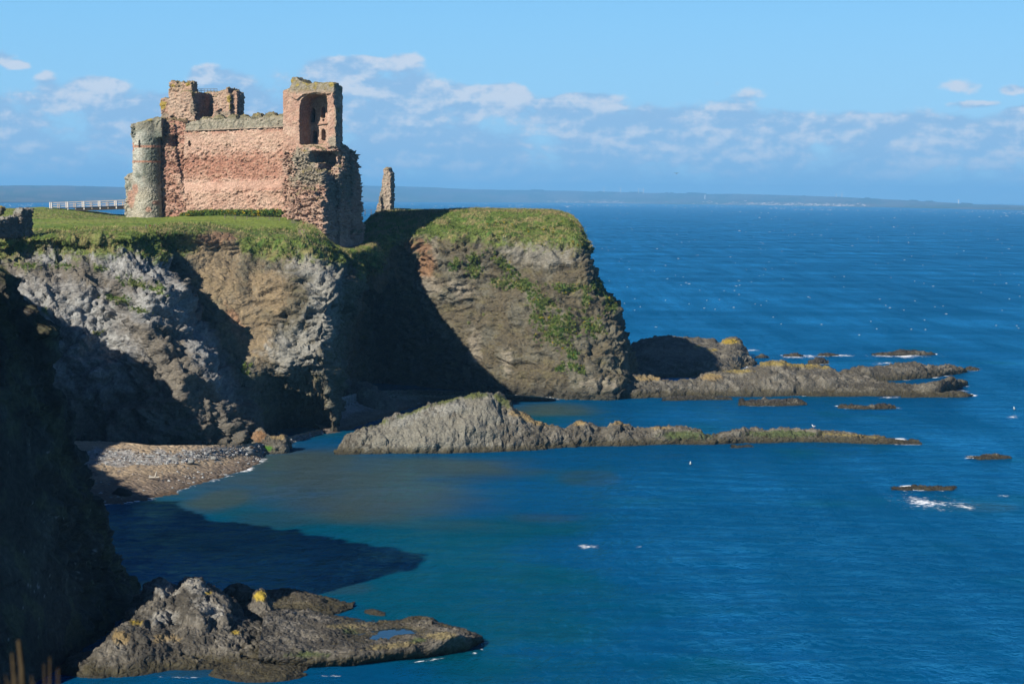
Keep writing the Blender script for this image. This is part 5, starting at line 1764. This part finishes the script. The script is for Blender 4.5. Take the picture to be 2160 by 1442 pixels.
town = mesh_np('far_town', np.vstack(bmv), np.array(tri), M_LEAF, np.vstack(bmc), smooth=False)
tag(town, kind='stuff')
# long pale greenhouse on the hillside
bm = bmesh.new()
gx = P(1239, 415.6, 19500)
add_box(bm, gx, (130, 20, 6))
M_PALE = plain_material('pale render', (.72, .74, .70), .6)
o = bm_obj('greenhouse', bm, M_PALE)
tag(o, 'long pale greenhouse strip on the far hillside above the town', 'greenhouse')

# wind turbines on the far hills
M_TURB = plain_material('turbine white', (.85, .86, .88), .5)
for k, (tx_, base, hgt, lab) in enumerate([(1274, 404.5, 8, 'leftmost far white wind turbine on the skyline woods'), (1309, 405.5, 8, 'far white wind turbine at the right end of the skyline wood'),
                                           (1347, 407.5, 8.5, 'left one of the close pair of far wind turbines'), (1357, 407.5, 8.5, 'right one of the close pair of far wind turbines'),
                                           (1487, 417.5, 5, 'small far wind turbine low on the green hillside'), (1764, 417, 7, 'left one of the two wind turbines above the right hand town'),
                                           (1776, 417, 8, 'right one of the two wind turbines above the right hand town'), (2022, 429, 7, 'lone wind turbine near the low end of the far hills')]):
    d0 = float(np.interp(tx_, hx, ys)) + (3300 if k != 4 else 1500)
    b0, t0 = P(tx_, base, d0), P(tx_, base - hgt, d0)
    root = empty('wind_turbine', b0, lab, 'wind turbine', 'wind turbines on the far hills')
    bm = bmesh.new()
    add_tube(bm, b0 - np.array([0, 0, 8]), t0, 3.2, 2.0, 8)
    bm_obj('tower', bm, M_TURB, root)
    bm = bmesh.new()
    L = (t0[2] - b0[2]) * .55
    for j in range(3):
        a = k * .7 + j * 2.094
        add_tube(bm, t0 + np.array([0, -4, 0]), t0 + np.array([math.sin(a) * L, -4, math.cos(a) * L]), 1.8, .6, 6)
    bm_obj('rotor', bm, M_TURB, root)

# ------------------------------------------------------------------ grass and gorse on the headland


def tufts(name, pts, nrm, colr, size, nf, seed, upright=False):
    r = np.random.default_rng(seed)
    n = len(pts)
    q = n * nf
    c = np.repeat(pts, nf, 0)
    s = np.repeat(size, nf)
    if upright:
        off = r.normal(0, .28, (q, 3)) * s[:, None] * [1, 1, .1]
        a = r.random(q) * 6.283
        side = np.stack([np.cos(a), np.sin(a), np.zeros(q)], -1) * (s * .07)[:, None]
        tip = np.stack([r.normal(.25, .3, q), r.normal(0, .25, q), .7 + .5 * r.random(q)], -1) * s[:, None]
        A, B, Ct = c + off - side, c + off + side, c + off + tip
        Vt = np.stack([A, B, Ct], 1)
    else:
        d = r.normal(0, 1, (q, 3))
        d /= np.linalg.norm(d, axis=1, keepdims=True)
        d += np.repeat(nrm, nf, 0) * .7
        rad = s * (r.random(q) ** .45)
        ce = c + d * (rad * .62)[:, None]
        u = r.normal(0, 1, (q, 3))
        u /= np.linalg.norm(u, axis=1, keepdims=True)
        w = np.cross(u, r.normal(0, 1, (q, 3)))
        w /= np.linalg.norm(w, axis=1, keepdims=True)
        l = (s * (.30 + .25 * r.random(q)))[:, None]
        Vt = np.stack([ce - u * l, ce + w * l * .6, ce + u * l], 1)
    cc = np.repeat(np.repeat(colr, nf, 0) * (.75 + .5 * r.random((q, 1))), 3, 0)
    return Vt.reshape(-1, 3), np.arange(q * 3).reshape(-1, 3), cc


def scatter(mask, n, seed):
    r = np.random.default_rng(seed)
    w = mask.astype(float)
    cdf = np.cumsum(w)
    i = np.searchsorted(cdf, r.random(n) * cdf[-1])
    i = np.clip(i, 0, len(w) - 1)
    return i


inview = (CPX > -30) & (CPX < 1300) & (CPY > 430) & (CPY < 860)
r = np.random.default_rng(12)
# rough grass: the turf lip, the mound and the skyline
rim = inview & (CVEG > .6) & (CVP < 7.95) & (CVP > 4.6) & ~((CFIELD > .5) & (CVP > 6.3))
i = scatter(rim, 30000, 1)
p_ = CV[i] + r.normal(0, .12, (len(i), 3)) * [1, 1, 0]
nn = fbm(p_ * .35, 3, 801)
cl = np.where(nn[:, None] > .0, np.array([[.40, .335, .155]]), np.array([[.19, .26, .055]])) * (.6 + .8 * r.random((len(i), 1)))
a1 = tufts('grass', p_, CN[i], cl, .20 + .26 * r.random(len(i)), 6, 21, True)
sk = inview & (CVP > 6.9) & (CVP < 8.15) & ((CPX > 780) | (CPX < 265)) & (CPY < 462)
i = scatter(sk, 9000, 2)
p_ = CV[i] + r.normal(0, .15, (len(i), 3)) * [1, 1, 0]
cl = np.where(r.random(len(i))[:, None] < .65, np.array([[.33, .27, .14]]), np.array([[.10, .125, .035]])) * (.6 + .7 * r.random((len(i), 1)))
a2 = tufts('grass', p_, CN[i], cl, np.where(CPX[i] > 780, .34, .20) * (.5 + .9 * r.random(len(i))), 6, 22, True)
Vg, Fg, Kg = np.vstack([a1[0], a2[0]]), np.vstack([a1[1], a2[1] + len(a1[0])]), np.vstack([a1[2], a2[2]])
o = mesh_np('rough_grass', Vg, Fg, M_LEAF, Kg, smooth=False)
tag(o, kind='stuff')
# gorse and scrub: leaf clumps on the ledges and the lip
nz_ = fbm(CV * .55, 4, 820)
gm = inview & (((CPATCH > .35) & (CVP < 6)) | ((CVEG > .7) & (CVP > 4.4) & (CVP < 6.6) & (nz_ > .12) & (CFIELD < .5)))
i = scatter(gm * (.45 + (CPATCH > .35) * 2.2), 16000, 3)
p_ = CV[i] + CN[i] * .1
hue = r.random(len(i))
nn = fbm(p_ * .5, 3, 830)
cl = np.where((nn > .1)[:, None], np.array([[.070, .135, .024]]), np.array([[.13, .175, .04]])) * (.6 + .8 * r.random((len(i), 1)))
gold = (hue < .05) & (CPX[i] > 950)
cl[gold] = [.42, .30, .02]
sz = .16 + .30 * r.random(len(i)) ** 2
sz[CTP[i] < 8.6] *= .62
a = tufts('gorse', p_, CN[i], cl, sz, 11, 23)
o = mesh_np('gorse_scrub', *a[:2], M_LEAF, a[2], smooth=False)
tag(o, kind='stuff')
# gorse strip along the foot of the curtain wall
n = 1500
t_ = r.random(n)
gx_, gy_ = lerp(382, 598, t_), 456 - 9 * r.random(n) * sstep(0, .12, t_) - 1.0 * t_
gy0 = lerp(WALL_L[1], WALL_R[1], t_) - 1.2 - 1.6 * r.random(n)
p_ = P(gx_, gy_, gy0)
cl = np.where(r.random(n)[:, None] < .5, np.array([[.065, .135, .022]]), np.array([[.14, .20, .034]])) * (.7 + .6 * r.random((n, 1)))
cl[r.random(n) < .10] = [.45, .33, .02]
a = tufts('gorse', p_, np.tile([[0, -.3, 1.]], (n, 1)), cl, .25 + .3 * r.random(n), 16, 24)
o = mesh_np('gorse_bank', *a[:2], M_LEAF, a[2], smooth=False)
tag(o, kind='stuff')
# the dry reeds beside the camera
n = 46
r = np.random.default_rng(8)
bx, by_ = r.uniform(-60, 112, n), r.uniform(1345, 1440, n)
VV, FF = [], []
o_ = 0
spec = [(20, 1352, 40, 34), (4, 1380, 10, 20), (12, 1395, 6, 10), (86, 1388, 70, 12), (74, 1402, 68, 10), (44, 1428, 42, 12), (100, 1412, 84, 14), (50, 1440, 60, 14)] + [(float(a), float(b), float(a) + 6, 10) for a, b in zip(r.uniform(-40, 60, 26), r.uniform(1425, 1500, 26))]
for (tx_, ty_, bx_, wd) in spec:
    Yd = 4.6 + r.random() * 1.6
    top, bot = P(tx_, ty_, Yd), P(bx_, 1640, Yd)
    w = wd * .32 * Yd / F
    prev = None
    for k in range(6):
        f = k / 5
        c = lerp(bot, top, f) + np.array([.03 * math.sin(f * 2.2), .02 * f, 0])
        ww = w * (1 - .55 * f ** 2)
        VV += [c + [-ww, 0, 0], c + [0, -ww * .8, 0], c + [ww, 0, 0]]
    for k in range(5):
        b0 = o_ + k * 3
        FF += [[b0, b0 + 1, b0 + 4, b0 + 3], [b0 + 1, b0 + 2, b0 + 5, b0 + 4], [b0 + 2, b0, b0 + 3, b0 + 5]]
    o_ += 18
o = mesh_np('dry_reeds', np.array(VV), np.array(FF), plain_material('dry reed', (.085, .064, .036), .8, .1, .3, 9))
tag(o, kind='stuff')

# ------------------------------------------------------------------ air, sun, sky, camera
m = bpy.data.materials.new('haze air')
m.use_nodes = True
nt = m.node_tree
nt.nodes.clear()
out = nt.nodes.new('ShaderNodeOutputMaterial')
pv = nt.nodes.new('ShaderNodeVolumePrincipled')
pv.inputs['Color'].default_value = (.22, .58, 1.0, 1)
pv.inputs['Density'].default_value = HAZE
pv.inputs['Anisotropy'].default_value = 0.0
nt.links.new(pv.outputs[0], out.inputs['Volume'])
bm = bmesh.new()
add_box(bm, (0, 13500, 117.5), (50000, 29000, 245))
o = bm_obj('haze', bm, m)
tag(o, kind='stuff')

sl = bpy.data.lights.new('sun', 'SUN')
sl.energy = 5.0
sl.angle = R(.53)
sl.color = (1.0, .93, .82)
so = bpy.data.objects.new('sun', sl)
so.rotation_euler = Vector(SUN_D).to_track_quat('-Z', 'Y').to_euler()
COL.objects.link(so)

w = bpy.data.worlds.new('World')
scene.world = w
w.use_nodes = True
t = NT(w.node_tree)
bg = t.nodes['Background']
sky = t.new('ShaderNodeTexSky', sky_type='NISHITA')
sky.sun_disc = False
sky.sun_elevation = SUN_EL
sky.sun_rotation = math.atan2(-SUN_D[0], -SUN_D[1])
sky.altitude = 30
sky.air_density = 1.0
sky.dust_density = .3
sky.ozone_density = 3.0
gen = t.new('ShaderNodeTexCoord').outputs['Generated']
sp = t.new('ShaderNodeSeparateXYZ')
t.put(sp.inputs[0], gen)
X, Y, Z = sp.outputs
az = t.math('ARCTAN2', X, Y)
el = t.math('ARCSINE', Z)
U = t.math('MULTIPLY_ADD', az, F, 1080.0)            # bearings and heights in units of 1/4031 radian
W = t.math('MULTIPLY', el, F)
W = t.math('SUBTRACT', W, 0.0)
cv = t.new('ShaderNodeCombineXYZ')
t.put(cv.inputs[0], U)
t.put(cv.inputs[1], W)
uv = cv.outputs[0]


def cblob(cx, wy, rx, ry):
    a = t.math('DIVIDE', t.math('SUBTRACT', U, cx), rx)
    b_ = t.math('DIVIDE', t.math('SUBTRACT', W, wy), ry)
    d = t.math('ADD', t.math('MULTIPLY', a, a), t.math('MULTIPLY', b_, b_))
    return t.math('POWER', 2.718, t.math('MULTIPLY', d, -1.0))


def cloud_noise(dx, dy):
    v = t.new('ShaderNodeMapping')
    t.put(v.inputs[0], uv)
    v.inputs[1].default_value = (dx, dy, 0)
    a = t.noise(t.scale(v.outputs[0], (1 / 150, 1 / 92, 1)), 1.0, 8, .58, .08)
    return a


nA = cloud_noise(0, 0)
nB = cloud_noise(8, -14)                             # the same field a little towards the sun
# height of the top of the bank along the horizon
ramp = t.new('ShaderNodeValToRGB')
ramp.color_ramp.interpolation = 'B_SPLINE'
els = [(-400, 225), (0, 235), (130, 238), (260, 240), (420, 250), (600, 290), (800, 296), (900, 285), (980, 240), (1100, 232), (1300, 222), (1560, 225), (1700, 200), (1900, 205), (2020, 210), (2200, 170), (2600, 190)]
cr = ramp.color_ramp
while len(cr.elements) < len(els):
    cr.elements.new(.5)
for e, (xx, hh) in zip(cr.elements, els):
    e.position = (xx + 400) / 3000
    e.color = (hh / 400,) * 3 + (1,)
t.put(ramp.inputs[0], t.math('DIVIDE', t.math('ADD', U, 400.0), 3000.0))
topw = t.math('MULTIPLY', ramp.outputs[0], 400.0)
rel = t.math('SUBTRACT', topw, W)                    # >0 below the top of the bank
bank = t.ss(rel, -30, 55)
extra = None
for bl_ in [(118, 240, 26, 22), (230, 226, 50, 18), (445, 256, 44, 24), (770, 280, 90, 18), (840, 285, 50, 26), (60, 262, 40, 14), (15, 275, 60, 20), (1580, 222, 60, 22), (1990, 232, 60, 22), (2100, 226, 34, 14), (2030, 200, 60, 10),
            (2130, 186, 44, 14), (1500, 244, 26, 14), (1060, 215, 50, 22), (1220, 205, 60, 22)]:
    q = cblob(*bl_)
    extra = q if extra is None else t.math('MAXIMUM', extra, q)
lowfade = t.ss(W, 8, 60)
dens = t.math('ADD', t.math('MULTIPLY', nA, 1.15), t.math('ADD', t.math('MULTIPLY', bank, .42), t.math('MULTIPLY', extra, .40)))
mask = t.ss(dens, .80, .96)
lit = t.math('SUBTRACT', nA, nB)
edge = t.ss(rel, 75, -25)
litv = t.math('ADD', t.math('MULTIPLY', lit, 5.5), t.math('ADD', t.math('MULTIPLY', edge, .30), t.math('MULTIPLY', extra, .05)))
whites = None
for bl_ in [(118, 246, 22, 16), (235, 226, 45, 16), (10, 224, 40, 10), (445, 258, 36, 18), (850, 290, 44, 20), (930, 250, 30, 20), (1580, 224, 62, 20), (1980, 236, 40, 18), (2035, 202, 50, 9), (2130, 186, 34, 10), (1050, 226, 60, 16), (1210, 212, 50, 16), (1480, 168, 40, 22), (1900, 198, 70, 10), (1720, 205, 60, 12), (740, 222, 50, 12)]:
    q = cblob(*bl_)
    whites = q if whites is None else t.math('MAXIMUM', whites, q)
litv = t.math('ADD', litv, t.math('MULTIPLY', whites, t.math('MULTIPLY_ADD', nA, 1.6, -.3)))
strat = t.noise(t.scale(uv, (1 / 330, 1 / 34, 1)), 1.0, 6, .6, .2)
litv = t.math('ADD', litv, t.math('MULTIPLY_ADD', strat, 1.5, -.75))
litf = t.ss(litv, -.22, .75)
# sky colour: the Nishita sky pulled towards the clear polarised blue of the day
gr = t.new('ShaderNodeValToRGB')
stops = [(0, (152, 208, 243)), (.02, (143, 205, 247)), (.06, (126, 198, 248)), (.11, (92, 168, 236)), (.2, (42, 108, 188)), (.38, (15, 54, 122)), (.7, (6, 29, 72)), (1, (5, 23, 60))]
while len(gr.color_ramp.elements) < len(stops):
    gr.color_ramp.elements.new(.5)
for e, (p_, c_) in zip(gr.color_ramp.elements, stops):
    e.position = p_
    e.color = (*S(*c_), 1)
t.put(gr.inputs[0], t.math('DIVIDE', el, 1.5708))
skyc = t.mix(.88, sky.outputs[0], t.mix(1.0, gr.outputs[0], (.58 / SKY_STRENGTH,) * 3, 'MULTIPLY'))
CS = 1 / SKY_STRENGTH
CS = CS / 2 ** .9
cdark, clight = S(158, 197, 236) * CS, S(226, 233, 245) * CS
cloudc = t.mix(litf, tuple(cdark), tuple(clight))
hz = t.ss(W, 130, -10)
cloudc = t.mix(t.math('MULTIPLY', hz, .75), cloudc, tuple(S(142, 193, 234) * CS))
alpha = t.math('MULTIPLY', mask, t.math('MULTIPLY_ADD', t.ss(W, 330, 420), -1.0, 1.0))
alpha = t.math('MULTIPLY', alpha, t.math('MULTIPLY_ADD', lowfade, .35, .5))
final = t.mix(alpha, skyc, cloudc)
t.put(bg.inputs['Color'], final)
bg.inputs['Strength'].default_value = SKY_STRENGTH

cam = bpy.data.cameras.new('camera')
cam.sensor_width = 36
cam.lens = 36 * F / 2160
cam.clip_start = .5
cam.clip_end = 90000
cam.dof.use_dof = True
cam.dof.focus_distance = 300
cam.dof.aperture_fstop = 4.0
co = bpy.data.objects.new('camera', cam)
co.matrix_world = Matrix.Translation((0, 0, CAM_Z)) @ ROT.to_4x4()
COL.objects.link(co)
scene.camera = co

scene.view_settings.view_transform = 'Standard'
scene.view_settings.look = 'None'
scene.view_settings.exposure = .78
scene.view_settings.gamma = 1
scene.render.engine = 'CYCLES'
scene.cycles.use_denoising = True
scene.cycles.max_bounces = 6
scene.cycles.diffuse_bounces = 1
scene.cycles.glossy_bounces = 2
scene.cycles.volume_bounces = 0
scene.cycles.use_adaptive_sampling = True
scene.cycles.adaptive_threshold = .01
